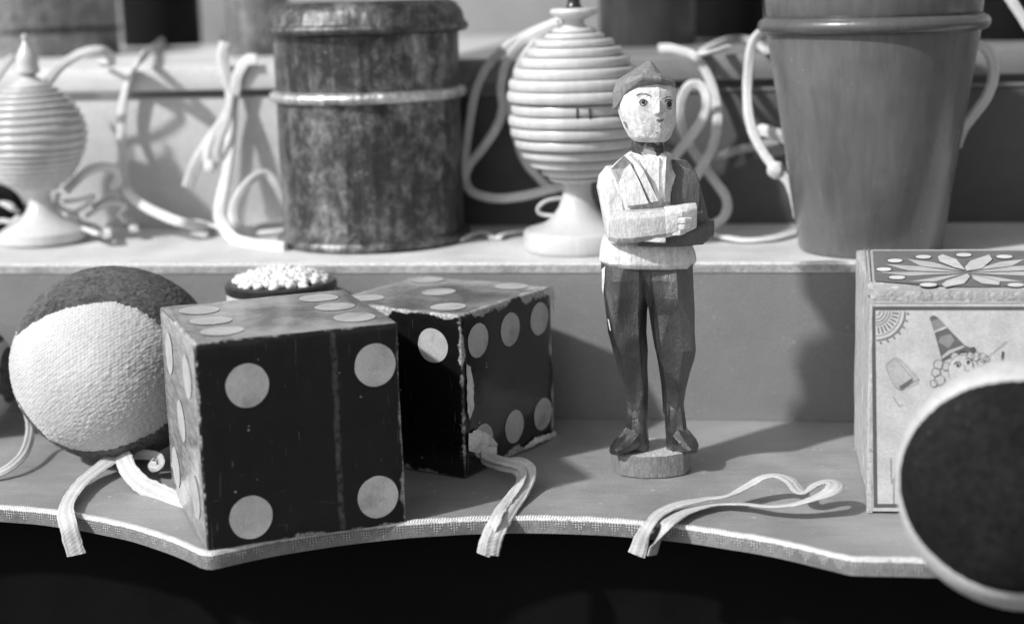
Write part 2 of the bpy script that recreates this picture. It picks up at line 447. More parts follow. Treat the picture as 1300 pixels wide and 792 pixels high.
def catmull(pts, sub=10):
    P = [Vector(p) for p in pts]
    P = [P[0] * 2 - P[1]] + P + [P[-1] * 2 - P[-2]]
    out = []
    for i in range(1, len(P) - 2):
        p0, p1, p2, p3 = P[i - 1:i + 3]
        for k in range(sub):
            t = k / sub
            out.append(0.5 * ((2 * p1) + (p2 - p0) * t + (2 * p0 - 5 * p1 + 4 * p2 - p3) * t * t + (3 * p1 - p0 - 3 * p2 + p3) * t ** 3))
    out.append(P[-2])
    return out

def ribbon(bm, pts, w, t, normal=(0, 0, 1), twist=0.0, sub=10, nseg=14, jitter=0.06, follow=0.0, seed=0, floor=None, target=None):
    """A cord or flat tape along pts: half width w, half thickness t; its flat side starts facing normal."""
    C = catmull(pts, sub)
    if floor is not None:
        C = [Vector((p.x, p.y, max(p.z, floor + t))) for p in C]
    uvl = bm.loops.layers.uv.verify()
    n = Vector(normal)
    rings = []; L = 0.0; us = []
    for i, p in enumerate(C):
        tg = (C[min(i + 1, len(C) - 1)] - C[max(i - 1, 0)])
        if tg.length < 1e-9: tg = Vector((1, 0, 0))
        tg.normalize()
        if follow > 0: n = n * (1 - follow) + Vector(target or normal) * follow
        n = n - tg * n.dot(tg)
        if n.length < 1e-4: n = tg.orthogonal()
        n.normalize()
        s = tg.cross(n)
        ang = twist * i / max(1, len(C) - 1) + jitter * 3 * mnoise.noise(p * 2.2 + Vector((seed, 0, 0)))
        nn = n * math.cos(ang) + s * math.sin(ang); sd = tg.cross(nn)
        k = 1 + min(jitter, .07) * mnoise.noise(p * 6 + Vector((0, seed, 0)))
        if i: L += (p - C[i - 1]).length
        us.append(L)
        ring = []
        for q in range(nseg):
            a = 2 * PI * q / nseg
            ca, sa = math.cos(a), math.sin(a)
            x = math.copysign(abs(ca) ** 0.75, ca); y = math.copysign(abs(sa) ** 0.75, sa)
            fz = 1 + 0.10 * mnoise.noise(p * 30 + Vector((q * 3.1, seed, 0)))
            ring.append(bm.verts.new(p + sd * (x * w * k * fz) + nn * (y * t * k * fz)))
        rings.append(ring)
    for i in range(len(rings) - 1):
        for q in range(nseg):
            q2 = (q + 1) % nseg
            f = bm.faces.new((rings[i][q], rings[i + 1][q], rings[i + 1][q2], rings[i][q2]))
            for lp, (u, v) in zip(f.loops, ((us[i], q / nseg), (us[i + 1], q / nseg), (us[i + 1], (q + 1) / nseg), (us[i], (q + 1) / nseg))):
                lp[uvl].uv = (u, v)
    bm.faces.new(rings[0]); bm.faces.new(list(reversed(rings[-1])))
    bmesh.ops.recalc_face_normals(bm, faces=bm.faces[:])
    return bm

def cord(name, pts, label, w=0.033, t=0.024, mat='cord', cat='cord', group=None, knot=None, **kw):
    bm = B()
    if cat == 'cord': w *= 0.94; t *= 0.58; kw.setdefault('jitter', 0.16); kw.setdefault('follow', 0.12)
    ribbon(bm, pts, w, t, seed=len(label) * 0.37, **kw)
    if knot is not None:
        for kp, kr in knot:
            r = bmesh.ops.create_icosphere(bm, subdivisions=3, radius=kr)
            for v in r['verts']:
                v.co = v.co * (1 + 0.18 * mnoise.noise(v.co * 30)) + Vector(kp)
    o = obj(name, bm, MAT[mat], smooth=60)
    return tag(o, label, cat, group)

def decal(bvh, bm, px_poly, lift, mi=0, fill=True):
    """Flat patch of paint or paper laid on a surface, given by its outline as seen in the photograph."""
    vs = []
    for px, py in px_poly:
        d = ray(px, py).normalized()
        loc, nor, idx, dist = bvh.ray_cast(cam_o, d)
        if loc is None: return None
        if nor.dot(d) > 0: nor = -nor
        vs.append(bm.verts.new(loc + nor * lift))
    f = bm.faces.new(vs); f.material_index = mi
    f.normal_update()
    if f.normal.dot(ray(px_poly[0][0], px_poly[0][1])) > 0: f.normal_flip()
    return f

def ell(cx, cy, rx, ry, n=18, rot=0.0):
    r = math.radians(rot)
    return [(cx + rx * math.cos(a) * math.cos(r) - ry * math.sin(a) * math.sin(r), cy + rx * math.cos(a) * math.sin(r) + ry * math.sin(a) * math.cos(r)) for a in (2 * PI * k / n for k in range(n))]

# ------------------------------------------------------------------ the setting
HS = 0.975                                   # top of the step
def shelf_edge(x):                           # scalloped front of the lower shelf
    half = 1.61; R = 2.345
    dx = ((x + 0.96 + half) % (2 * half)) - half
    return max(-1.86 - (R - math.sqrt(R * R - dx * dx)), -2.475 if x < -1 else -2.335)

X0, X1 = -7.2, 4.6
TH = 0.085
bm = B()
xs = []
x = X0
while x <= X1 + 1e-6:
    xs.append(x); x += 0.035
# the cusps
for c in (-5.79, -2.57, 0.65, 3.87): xs.append(c)
xs = sorted(xs)
front = [(x, shelf_edge(x) + 0.006 * mnoise.noise(Vector((x * 5, 0, 0)))) for x in xs]
top_f = [bm.verts.new((x, y, 0)) for x, y in front]; top_b = [bm.verts.new((x, 0.05, 0)) for x, y in front]
bot_f = [bm.verts.new((x, y, -TH + 0.002)) for x, y in front]; bot_b = [bm.verts.new((x, 0.05, -TH + 0.002)) for x, y in front]
for i in range(len(xs) - 1):
    bm.faces.new((top_f[i], top_f[i + 1], top_b[i + 1], top_b[i]))
    bm.faces.new((bot_b[i], bot_b[i + 1], bot_f[i + 1], bot_f[i]))
lower = obj('lower_shelf', bm, MAT['lower'], origin=(0, 0, 0), smooth=0)
tag(lower, 'grey board shelf with scalloped front edge carrying the dice', None, None, 'structure')

def edge_strip(name, pts, zt, zb, mat, parent, lip=0.0):
    """A thin paper-covered edge: face, small rounded top lip. pts run along the front."""
    bm = B(); uvl = bm.loops.layers.uv.verify()
    L = 0; prev = None; rows = []
    for (x, y) in pts:
        p = Vector((x, y, 0))
        if prev is not None: L += (p - prev).length
        prev = p
        n = 0.006 * mnoise.noise(Vector((x * 17, y * 3, 1)))
        h = zt - zb
        sec = [(0.006, zb, 0.0), (-0.006, zb + 0.004, 0.02), (-0.008 + n, zb + h * 0.5, 0.5), (-0.009, zt - 0.008, 0.93), (-0.002, zt + 0.006 + n * 0.8, 0.985), (0.020, zt + 0.006 + n * 0.8, 1.02), (0.032 + n, zt + 0.0005, 1.06)]
        rows.append(([bm.verts.new((x, y + a, b)) for a, b, c in sec], L, [c for a, b, c in sec]))
    for (r0, l0, c0), (r1, l1, c1) in zip(rows, rows[1:]):
        for k in range(len(r0) - 1):
            f = bm.faces.new((r0[k], r1[k], r1[k + 1], r0[k + 1]))
            for lp, uv in zip(f.loops, ((l0, c0[k]), (l1, c1[k]), (l1, c1[k + 1]), (l0, c0[k + 1]))): lp[uvl].uv = uv
    return obj(name, bm, mat, parent, smooth=50)
edge_strip('edge_trim', front, 0.0, -TH, MAT['fray'], lower)

# first riser and step
bm = B(); add_box(bm, (X0, 0, 0.002), (X1, 0.05, HS - 0.062))
tag(obj('lower_riser_wall', bm, MAT['riser'], origin=(0, 0, 0), smooth=0), 'upright grey board behind the dice and the carved man', None, None, 'structure')
Y2 = 1.55
bm = B(); add_box(bm, (X0, 0.02, HS - 0.06), (X1, Y2 + 0.05, HS))
step = obj('middle_shelf', bm, MAT['step'], origin=(0, 0, 0), smooth=0)
tag(step, 'pale board shelf carrying the tin and the turned wooden toys', None, None, 'structure')
fr = [(X0 + k * 0.05, 0.0) for k in range(int((X1 - X0) / 0.05) + 1)]
edge_strip('edge_trim', fr, HS, HS - 0.064, MAT['fray_pale'], step)

ZT2 = sum(Yp(px, py, Y2).z for px, py in ((150, 122), (330, 121), (700, 117), (950, 115))) / 4     # top of second riser
NY = Y2 - 0.06
ZN0 = sum(Yp(px, py, NY).z for px, py in ((150, 113), (330, 113), (700, 108), (950, 106))) / 4
ZN1 = sum(Yp(px, py, NY).z for px, py in ((150, 80), (330, 80), (700, 78), (950, 78))) / 4
YW = Zp(275, 39, ZN1).y
print('ZT2', ZT2, 'nosing', ZN0, ZN1, 'back wall y', YW)
YW = 7.5
XJ = -2.25                                   # colour split behind the tin; right boards have shade put into their colour
bm = B(); add_box(bm, (X0, Y2, HS + 0.001), (XJ - .002, Y2 + 0.05, ZT2), 0.012)
tag(obj('upper_riser_wall', bm, MAT['riser_back'], origin=(0, 0, 0), smooth=30), 'pale upright board left of the tin', None, None, 'structure')
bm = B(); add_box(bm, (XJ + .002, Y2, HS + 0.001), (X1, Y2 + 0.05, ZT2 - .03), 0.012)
rd = tag(obj('upper_riser_wall', bm, MAT['riser_shade_tone'], origin=(0, 0, 0), smooth=30), 'upright board coloured dark for shade behind the turned toys and the cup', None, None, 'structure')
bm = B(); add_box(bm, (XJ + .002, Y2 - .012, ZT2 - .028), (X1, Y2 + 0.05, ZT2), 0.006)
obj('edge_trim', bm, MAT['step_shade_tone'], rd, smooth=30)
bm = B(); add_box(bm, (X0, NY, ZN0), (XJ - .002, YW, ZN1), 0.02)
tag(obj('upper_shelf', bm, MAT['step'], origin=(0, 0, 0), smooth=30), 'pale top shelf at the back left', None, None, 'structure')
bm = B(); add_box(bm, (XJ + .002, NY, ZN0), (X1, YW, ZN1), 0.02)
tag(obj('upper_shelf', bm, MAT['step_shade_tone'], origin=(0, 0, 0), smooth=30), 'top shelf at the back right, coloured dark for shade', None, None, 'structure')
bm = B(); add_box(bm, (X0, YW + 0.001, -8), (X1, YW + 0.2, 5.0))
tag(obj('back_wall', bm, MAT['wall'], origin=(0, 0, 0), smooth=0), 'plain grey wall behind the top shelf', None, None, 'structure')
bm = B(); add_box(bm, (X0, -1.55, -16), (X1, -1.45, -TH))  # added black sheet standing in for the shade below the shelf
tag(obj('under_shelf_shade_wall', bm, MAT['void'], origin=(0, 0, 0), smooth=0), 'black panel added for the shade under the scalloped shelf', None, None, 'structure')
bm = B()
vs = [bm.verts.new(p) for p in ((-400, -400, -16.1), (400, -400, -16.1), (400, 400, -16.1), (-400, 400, -16.1))]
bm.faces.new(vs)
tag(obj('ground', bm, MAT['ground'], origin=(0, 0, -16.1), smooth=0), 'paving under the display', None, None, 'structure')

# ------------------------------------------------------------------ dice
def make_die(name, o, ang, size, pips, label, mat, seam=None):
    root = thing(name, (o[0], o[1], 0.003), label, 'die')
    root.rotation_euler.z = ang
    sx, sy, sz = size
    ROOT[root] = Vector((0, 0, 0))       # built in its own frame
    bm = B(); add_box(bm, (0, 0, 0), size, 0.016, 3)
    # a little sag so the card faces are not perfectly flat
    bmesh.ops.subdivide_edges(bm, edges=[e for e in bm.edges if e.calc_length() > 0.5], cuts=12, use_grid_fill=True)
    for v in bm.verts:
        n = mnoise.noise(v.co * 2.3 + Vector((o[0], 0, 0)))
        v.co += Vector((mnoise.noise(v.co * 2.1), n, mnoise.noise(v.co * 1.9 + Vector((3, 0, 0))))) * 0.007
        v.co += Vector((mnoise.noise(v.co * 13), mnoise.noise(v.co * 13 + Vector((5, 0, 0))), mnoise.noise(v.co * 13 + Vector((9, 0, 0))))) * 0.0022
        v.co.z = max(v.co.z, 0.0)
    bvh = BVHTree.FromBMesh(bm)
    nb = len(bm.faces)
    for face, pts in pips.items():
        for (a, b) in pts:
            a += random.uniform(-.006, .006); b += random.uniform(-.006, .006)
            r = 0.105; N = 40
            ring = []; ctr = None
            def P(a, b):
                if face == 'front': q, d = Vector((a * sx, -1, b * sz)), Vector((0, 1, 0))
                elif face == 'left': q, d = Vector((-1, (1 - a) * sy, b * sz)), Vector((1, 0, 0))
                else: q, d = Vector((a * sx, b * sy, 3)), Vector((0, 0, -1))
                loc, nor, _, _ = bvh.ray_cast(q, d)
                return (loc - d * 0.0032) if loc is not None else None
            cv = bm.verts.new(P(a, b)); prev = None
            rings = []
            for rr in (r * 0.5, r):
                ring = []
                for k in range(N):
                    t = 2 * PI * k / N
                    R_ = rr * (1 + 0.022 * mnoise.noise(Vector((math.cos(t) * 2, math.sin(t) * 2, a * 9 + b * 5))))
                    aa = min(0.985, max(0.015, a + R_ * math.cos(t))); bb = min(0.985, max(0.015, b + R_ * math.sin(t)))
                    ring.append(bm.verts.new(P(aa, bb)))
                rings.append(ring)
            for k in range(N):
                k2 = (k + 1) % N
                for f in (bm.faces.new((cv, rings[0][k], rings[0][k2])), bm.faces.new((rings[0][k], rings[1][k], rings[1][k2], rings[0][k2]))):
                    f.material_index = 1
                    f.normal_update()
                    want = {'front': Vector((0, -1, 0)), 'left': Vector((-1, 0, 0)), 'top': Vector((0, 0, 1))}[face]
                    if f.normal.dot(want) < 0: f.normal_flip()
    body = obj('body', bm, [mat, MAT['pip']], root, smooth=35)
    return root, body
die1, die1_body = make_die('pasteboard_die', (-2.5699, -2.4775), 0.5192, (1.0, 1.0, 1.0256), {
    'front': [(.242, .78), (.872, .808), (.22, .142), (.863, .15)],
    'left': [(.24, .80), (.78, .80), (.5, .51), (.2, .2), (.78, .2)],
    'top': [(.17, .80), (.17, .5), (.17, .2), (.81, .80), (.82, .50), (.84, .2)]},
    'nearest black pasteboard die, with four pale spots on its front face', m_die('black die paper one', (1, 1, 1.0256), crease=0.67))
die2, die2_body = make_die('pasteboard_die', (-1.5247, -1.2641), 1.1465, (0.937, 0.937, 0.907), {
    'front': [(.165, .82), (.515, .82), (.85, .82), (.185, .19), (.53, .19), (.86, .19)],
    'left': [(.8, .8), (.2, .2)],
    'top': [(.17, .2), (.53, .53), (.84, .84), (.2, .82), (.88, .216)]},
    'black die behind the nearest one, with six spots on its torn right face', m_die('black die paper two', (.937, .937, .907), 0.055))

# torn paper on the second die: a bare strip beside the near edge, a torn flap and ragged corner
def die2_pt(a, b, off):          # a along the right face from the near edge, b height, off outward
    c, s_ = math.cos(1.1465), math.sin(1.1465)
    ux = Vector((c, s_, 0)); n = Vector((s_, -c, 0))
    return Vector((-1.5247, -1.2641, 0.003)) + ux * (a * 0.937) + n * off + Vector((0, 0, b * 0.907))
def torn_piece(outline, off=0.006, crumple=0.0, rag=0.010, n=8, name='torn_paper'):
    pts = []
    for i in range(len(outline)):
        p, q = Vector(outline[i]), Vector(outline[(i + 1) % len(outline)])
        for k in range(n):
            r = p.lerp(q, k / n)
            r += Vector((mnoise.noise(Vector((r.x * 40, r.y * 40, 1))), mnoise.noise(Vector((r.x * 40, r.y * 40, 7))))) * rag
            pts.append(r)
    bm = B()
    cx = sum(p.x for p in pts) / len(pts); cy = sum(p.y for p in pts) / len(pts)
    rings = []
    for sc in (1.0, 0.66, 0.33):
        ring = []
        for p in pts:
            a, b = cx + (p.x - cx) * sc, cy + (p.y - cy) * sc
            h = off + crumple * (0.6 + mnoise.noise(Vector((a * 12, b * 12, 3)))) * (1.25 - sc)
            ring.append(bm.verts.new(die2_pt(a, b, h)))
        rings.append(ring)
    cv = bm.verts.new(die2_pt(cx, cy, off + crumple))
    N = len(pts)
    for r0, r1 in zip(rings, rings[1:]):
        for k in range(N): bm.faces.new((r0[k], r0[(k + 1) % N], r1[(k + 1) % N], r1[k]))
    for k in range(N): bm.faces.new((rings[-1][k], rings[-1][(k + 1) % N], cv))
    bmesh.ops.recalc_face_normals(bm, faces=bm.faces[:])
    # into the die's own frame
    inv = (Matrix.Translation(Vector((-1.5247, -1.2641, 0.003))) @ Matrix.Rotation(1.1465, 4, 'Z')).inverted()
    bm.transform(inv)
    return obj(name, bm, MAT['torn'], die2, smooth=50)
torn_piece([(.035, .70), (.075, .68), (.10, .56), (.095, .42), (.05, .36), (.03, .42)], 0.0075, 0.004)
torn_piece([(.015, .17), (.03, .27), (.12, .285), (.25, .205), (.33, .13), (.30, .105), (.16, .12)], 0.008, 0.03)
torn_piece([(.90, .975), (.93, .99), (1.0, 1.0), (1.03, .94), (1.012, .80), (.995, .87), (.985, .945)], 0.006, 0.006, 0.014)
torn_piece([(.62, .03), (.75, .06), (.85, .05), (1.0, .03), (1.005, .005), (.8, .012), (.62, .008)], 0.006, 0.02, 0.014)

# ------------------------------------------------------------------ tin box
def zf(px, py, y): return Yp(px, py, y).z
TA = Vector((-2.515, 0.965, HS)); k = ppu(TA + Vector((0, 0, .8)))
rb = 115.5 / k; rl = 126 / k
yf = TA.y - rb
z_ring = zf(470, 124, yf); z_lr = zf(470, 38, yf); z_b = HS + 0.002
print('tin', rb, z_ring, z_lr, k)
tin = thing('tin_box', TA, 'round stained tin with a stepped lid on the pale shelf', 'tin')
bm = B()
lathe(bm, [(0, z_b), (rb + .005, z_b)] + arc((rb + .012, z_b + .035), .033, -70, 80, 6) + [(rb, z_b + .075), (rb - .004, z_b + .3), (rb, z_ring - .3), (rb, z_ring - .06), (rb + 0.001, z_ring - .045)], TA.xy, 96, wob=0.006)
obj('can', bm, MAT['tin'], tin)
bm = B()
lathe(bm, [(rb - .01, z_ring - .05)] + arc((rb + .015, z_ring - .012), .034, -85, 85, 8) + [(rb - .02, z_ring + .03)], TA.xy, 96, caps=False)
obj('bead_ring', bm, MAT['tin_band'], tin)
bm = B()
zt = z_lr
lathe(bm, [(rb - .005, z_ring + .02), (rb + .002, z_ring + .06), (rb + .004, zt - .06), (rb + .004, zt - .03)], TA.xy, 96, wob=0.005, caps=False)
obj('collar', bm, MAT['tin'], tin)
bm = B()
lathe(bm, [(rb + .003, zt - .04)] + arc((rl - .015, zt + .0), .032, -90, 70, 7) + [(rl - .012, zt + .05), (rl - .02, zt + .095), (rl - .06, zt + .15), (rl - .11, zt + .175), (rl - .125, zt + .168), (rl - .14, zt + .155), (0, zt + .15)], TA.xy, 96, wob=0.004, caps=False)
obj('lid', bm, MAT['tin_lid'], tin)

# ------------------------------------------------------------------ ringed turned-wood boxes
def ringed(prof_rings, depth_, gap=0.0, n=7):
    """prof_rings: (centre z, envelope radius, half height) from bottom to top -> bumpy profile."""
    out = []
    for z, r, h in prof_rings:
        for q in range(n + 1):
            a = -PI / 2 + PI * q / n
            out.append((r - depth_ + depth_ * math.cos(a) ** 0.8 if abs(math.cos(a)) > 1e-6 else r - depth_, z + h * math.sin(a)))
    return out

def turned_toy(name, label, base_px, base_half, tilt_deg, front_y, rows, lidrows, extra):
    pass

# large toy right of the tin
AX = Zp(734, 327, HS + .002)                    # front of the base
k = ppu(AX); r0 = 71.5 / k
AC = AX - tocam(AX) * r0; AC.z = HS + .002
k = ppu(AC + Vector((0, 0, .8)))
def ZA(py): return Pp(733, py, AC).z
tilt = Matrix.Rotation(math.radians(-0.2), 3, TOCAM)
toy = thing('ringed_wooden_box', AC, 'large pale ringed wooden box on a foot, standing behind the carved man', 'wooden toy')
zb = ZA(319)                                     # base centre height is the shelf; py of its centre
dz = lambda py: (ZA(py) - zb) + HS + .002
bm = B()
H0 = HS + .002
lathe(bm, [(0, H0), (r0 - .01, H0), (r0, H0 + .012), (r0, dz(297)), (r0 - .012, dz(294)), (r0 - .03, dz(292.5)), (44 / k, dz(287)), (33 / k, dz(279)), (24 / k, dz(266)), (19 / k, dz(253)), (18 / k, dz(243)), (19 / k, dz(236)), (24 / k, dz(233)), (35 / k, dz(232)), (37 / k, dz(229.5)), (35 / k, dz(226))], AC.xy, 80, tilt, AC)
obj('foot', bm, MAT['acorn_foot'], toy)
rows = [(220, 45), (208.5, 60), (196.5, 70), (183, 78.5), (169, 83.5), (155, 86)]
bm = B()
hh = lambda a, b: abs(dz(a) - dz(b)) / 2
R = []
for (py, r), h in zip(rows, (5.6, 6, 6.3, 6.7, 7, 7)):
    R.append((dz(py), r / k, h / k))
lathe(bm, [(30 / k, dz(227))] + ringed(R, 4.6 / k) + [(76 / k, dz(147.5))], AC.xy, 96, tilt, AC)
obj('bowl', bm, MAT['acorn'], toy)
bm = B()
lathe(bm, ringed([(dz(140), 82 / k, 7.2 / k)], 5 / k), AC.xy, 96, tilt, AC)
obj('joint_ring', bm, MAT['acorn'], toy)
bm = B()
for jx in (729.0, 744.5):
    c_ = Pp(jx, 138.5, AC) + TOCAM * (82.0 / k); w_ = RIGHT * (0.9 / k)
    hz = 6.5 / k
    for t0, t1 in ((0.006, -0.03),):
        vs = [bm.verts.new(c_ + w_ * a + Vector((0, 0, hz * b)) + TOCAM * c) for c in (t0, t1) for a, b in ((-1, -1), (1, -1), (1, 1), (-1, 1))]
        for f in ((0, 1, 2, 3), (4, 7, 6, 5), (0, 4, 5, 1), (1, 5, 6, 2), (2, 6, 7, 3), (3, 7, 4, 0)): bm.faces.new([vs[q] for q in f])
obj('ring_joint', bm, MAT['rim_dark'], toy, smooth=0)
rows = [(124.5, 87), (109.5, 84.5), (95.5, 78.5), (82, 70.5), (69.5, 61), (58.5, 50), (50, 38), (43, 28)]
R = []
for (py, r), h in zip(rows, (7.2, 7.1, 6.9, 6.6, 6, 5.2, 4.2, 3.6)):
    R.append((dz(py), r / k, h / k))
bm = B()
lathe(bm, [(76 / k, dz(132.5))] + ringed(R, 4.3 / k) + [(17 / k, dz(39)), (12.5 / k, dz(34)), (13 / k, dz(29)), (22 / k, dz(25)), (29 / k, dz(22.5)), (30.5 / k, dz(19)), (29.5 / k, dz(15.5)), (26 / k, dz(14)), (0, dz(14))], AC.xy, 96, tilt, AC)
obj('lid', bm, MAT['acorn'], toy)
bm = B()
lathe(bm, [(12 / k, dz(14.5)), (9 / k, dz(11)), (7.5 / k, dz(5)), (9 / k, dz(-4)), (14 / k, dz(-12)), (16 / k, dz(-20)), (11 / k, dz(-29)), (0, dz(-33))], AC.xy, 40, tilt, AC)
obj('finial', bm, MAT['black'], toy)

# small toy at the left edge
AX = Zp(57, 315, HS + .002); k = ppu(AX); r0 = 57 / k
AL = AX - tocam(AX) * r0; AL.z = HS + .002; k = ppu(AL + Vector((0, 0, .6)))
zb = Pp(51, 308, AL).z
dl = lambda py: (Pp(48, py, AL).z - zb) + HS + .002
tilt = Matrix.Rotation(math.radians(0.8), 3, TOCAM)
toy2 = thing('ringed_wooden_box', AL, 'smaller ringed wooden box with a pointed finial at the left edge', 'wooden toy')
bm = B()
lathe(bm, [(0, H0), (r0 - .02, H0), (r0, H0 + .02), (r0, dl(294)), (r0 - .02, dl(291)), (44 / k, dl(286)), (29 / k, dl(279)), (19 / k, dl(268)), (14 / k, dl(256)), (13 / k, dl(248)), (15 / k, dl(244)), (23 / k, dl(242.5)), (24.5 / k, dl(240)), (22 / k, dl(237))], AL.xy, 72, tilt, AL)
obj('foot', bm, MAT['acorn_foot'], toy2)
def env(z): return 0
bm = B()
rows = [(236.5, 27), (231, 36), (225.5, 43), (219.5, 48), (213, 52.5), (206.5, 56), (199.5, 59.5), (192.5, 62.5)]
lathe(bm, [(20 / k, dl(239))] + ringed([(dl(p_), r / k, 3.4 / k) for p_, r in rows], 2.8 / k, n=5) + [(60 / k, dl(188))], AL.xy, 84, tilt, AL)
obj('bowl', bm, MAT['acorn'], toy2)
bm = B()
rows = [(183, 65), (173, 66.5), (163, 66), (153.5, 63.5), (144.5, 59.5), (136, 54.5), (128.5, 48.5), (121.5, 42), (115.5, 35), (110.5, 27)]
lathe(bm, [(60 / k, dl(187))] + ringed([(dl(p_), r / k, h / k) for (p_, r), h in zip(rows, (4.8, 4.9, 4.8, 4.6, 4.4, 4.1, 3.7, 3.2, 2.8, 2.4))], 3.8 / k, n=6) + [(20 / k, dl(106)), (10 / k, dl(99)), (8 / k, dl(97)), (11 / k, dl(95))], AL.xy, 84, tilt, AL)
obj('lid', bm, MAT['acorn'], toy2)
bm = B()
lathe(bm, [(9 / k, dl(96)), (15 / k, dl(92)), (14.5 / k, dl(89)), (13.5 / k, dl(84)), (14 / k, dl(78)), (12.5 / k, dl(71)), (9 / k, dl(64)), (5 / k, dl(58)), (3 / k, dl(53)), (4.5 / k, dl(49)), (4 / k, dl(45)), (0, dl(43))], AL.xy, 40, tilt, AL)
obj('finial', bm, MAT['acorn'], toy2)

# ------------------------------------------------------------------ dice cup
CX = Zp(1104, 330, HS + .002); k = ppu(CX); r0 = 93 / k
CA = CX - tocam(CX) * r0; CA.z = HS + .002; k = ppu(CA + Vector((0, 0, .7)))
cupo = thing('shaking_cup', CA, 'tall dark turned wooden cup with one bead ring on the shelf', 'cup')
zc = Pp(1109, 317, CA).z
dc = lambda py: (Pp(1109, py, CA).z - zc) + HS + .002
z_r = Pp(1111, 30, CA).z
bm = B()
rt = 131 / k
lathe(bm, [(0, H0), (r0 - .012, H0), (r0, H0 + .015), (r0 + (rt - r0) * .5, H0 + (z_r - H0) * .5), (rt, z_r - .06), (rt + .004, z_r - .03)], CA.xy, 96)
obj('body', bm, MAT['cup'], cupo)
bm = B()
lathe(bm, [(rt - .02, z_r - .05), (rt + .012, z_r - .048)] + arc((rt + .012, z_r), .045, -80, 80, 9) + [(rt + .02, z_r + .05), (rt - .02, z_r + .05)], CA.xy, 96, caps=False)
obj('bead_ring', bm, MAT['cup_ring'], cupo)
bm = B()
lathe(bm, [(rt - .015, z_r + .03), (rt + .008, z_r + .06), (rt + .022, z_r + .20), (rt + .022, z_r + .22), (rt - .02, z_r + .22), (rt - .05, z_r + .0), (0, z_r - .2)], CA.xy, 96, caps=False)
obj('rim', bm, MAT['cup'], cupo)

# ------------------------------------------------------------------ pot of beads behind the dice
PC = Vector((0, 0, 0)); pk = Yp(359, 362, -0.33)
PC = Vector((pk.x, -0.36, 0.0)); k = ppu(Vector((PC.x, PC.y, .8))); pr = 66 / k
zt = Pp(359, 356, (PC.x, PC.y, 0)).z
pot = thing('bead_pot', PC, 'small round white pot with dark rim behind the nearest die', 'pot')
tp = Matrix.Rotation(math.radians(-2.5), 3, TOCAM)
bm = B()
lathe(bm, [(0, 0.004), (pr - .03, .004), (pr, .03), (pr + .015, zt - .09), (pr + .01, zt - .055)], PC.xy, 64)
obj('bowl', bm, MAT['pot'], pot)
bm = B()
lathe(bm, [(pr - .0, zt - .065), (pr + .02, zt - .055), (pr + .022, zt - .012), (pr + .008, zt), (pr - .03, zt), (pr - .035, zt - .03), (0, zt - .03)], PC.xy, 64, caps=False)
obj('rim', bm, MAT['rim_dark'], pot)
bm = B()
rnd = random.Random(3)
golden = PI * (3 - math.sqrt(5))
N = 330
for i in range(N):
    rr = (pr - .035) * math.sqrt((i + .5) / N); a = i * golden + rnd.uniform(-.15, .15)
    h = zt - .02 + 0.085 * (1 - (rr / pr) ** 2) + rnd.uniform(-.012, .012)
    c = Vector((PC.x + rr * math.cos(a), PC.y + rr * math.sin(a), h))
    r = bmesh.ops.create_icosphere(bm, subdivisions=2, radius=0.023 * rnd.uniform(.85, 1.2))
    for v in r['verts']: v.co = Vector((v.co.x, v.co.y, v.co.z * .85)) + c
tag(obj('beads', bm, MAT['bead'], smooth=60), 'heap of tiny white beads filling the small pot', 'beads', None, 'stuff')

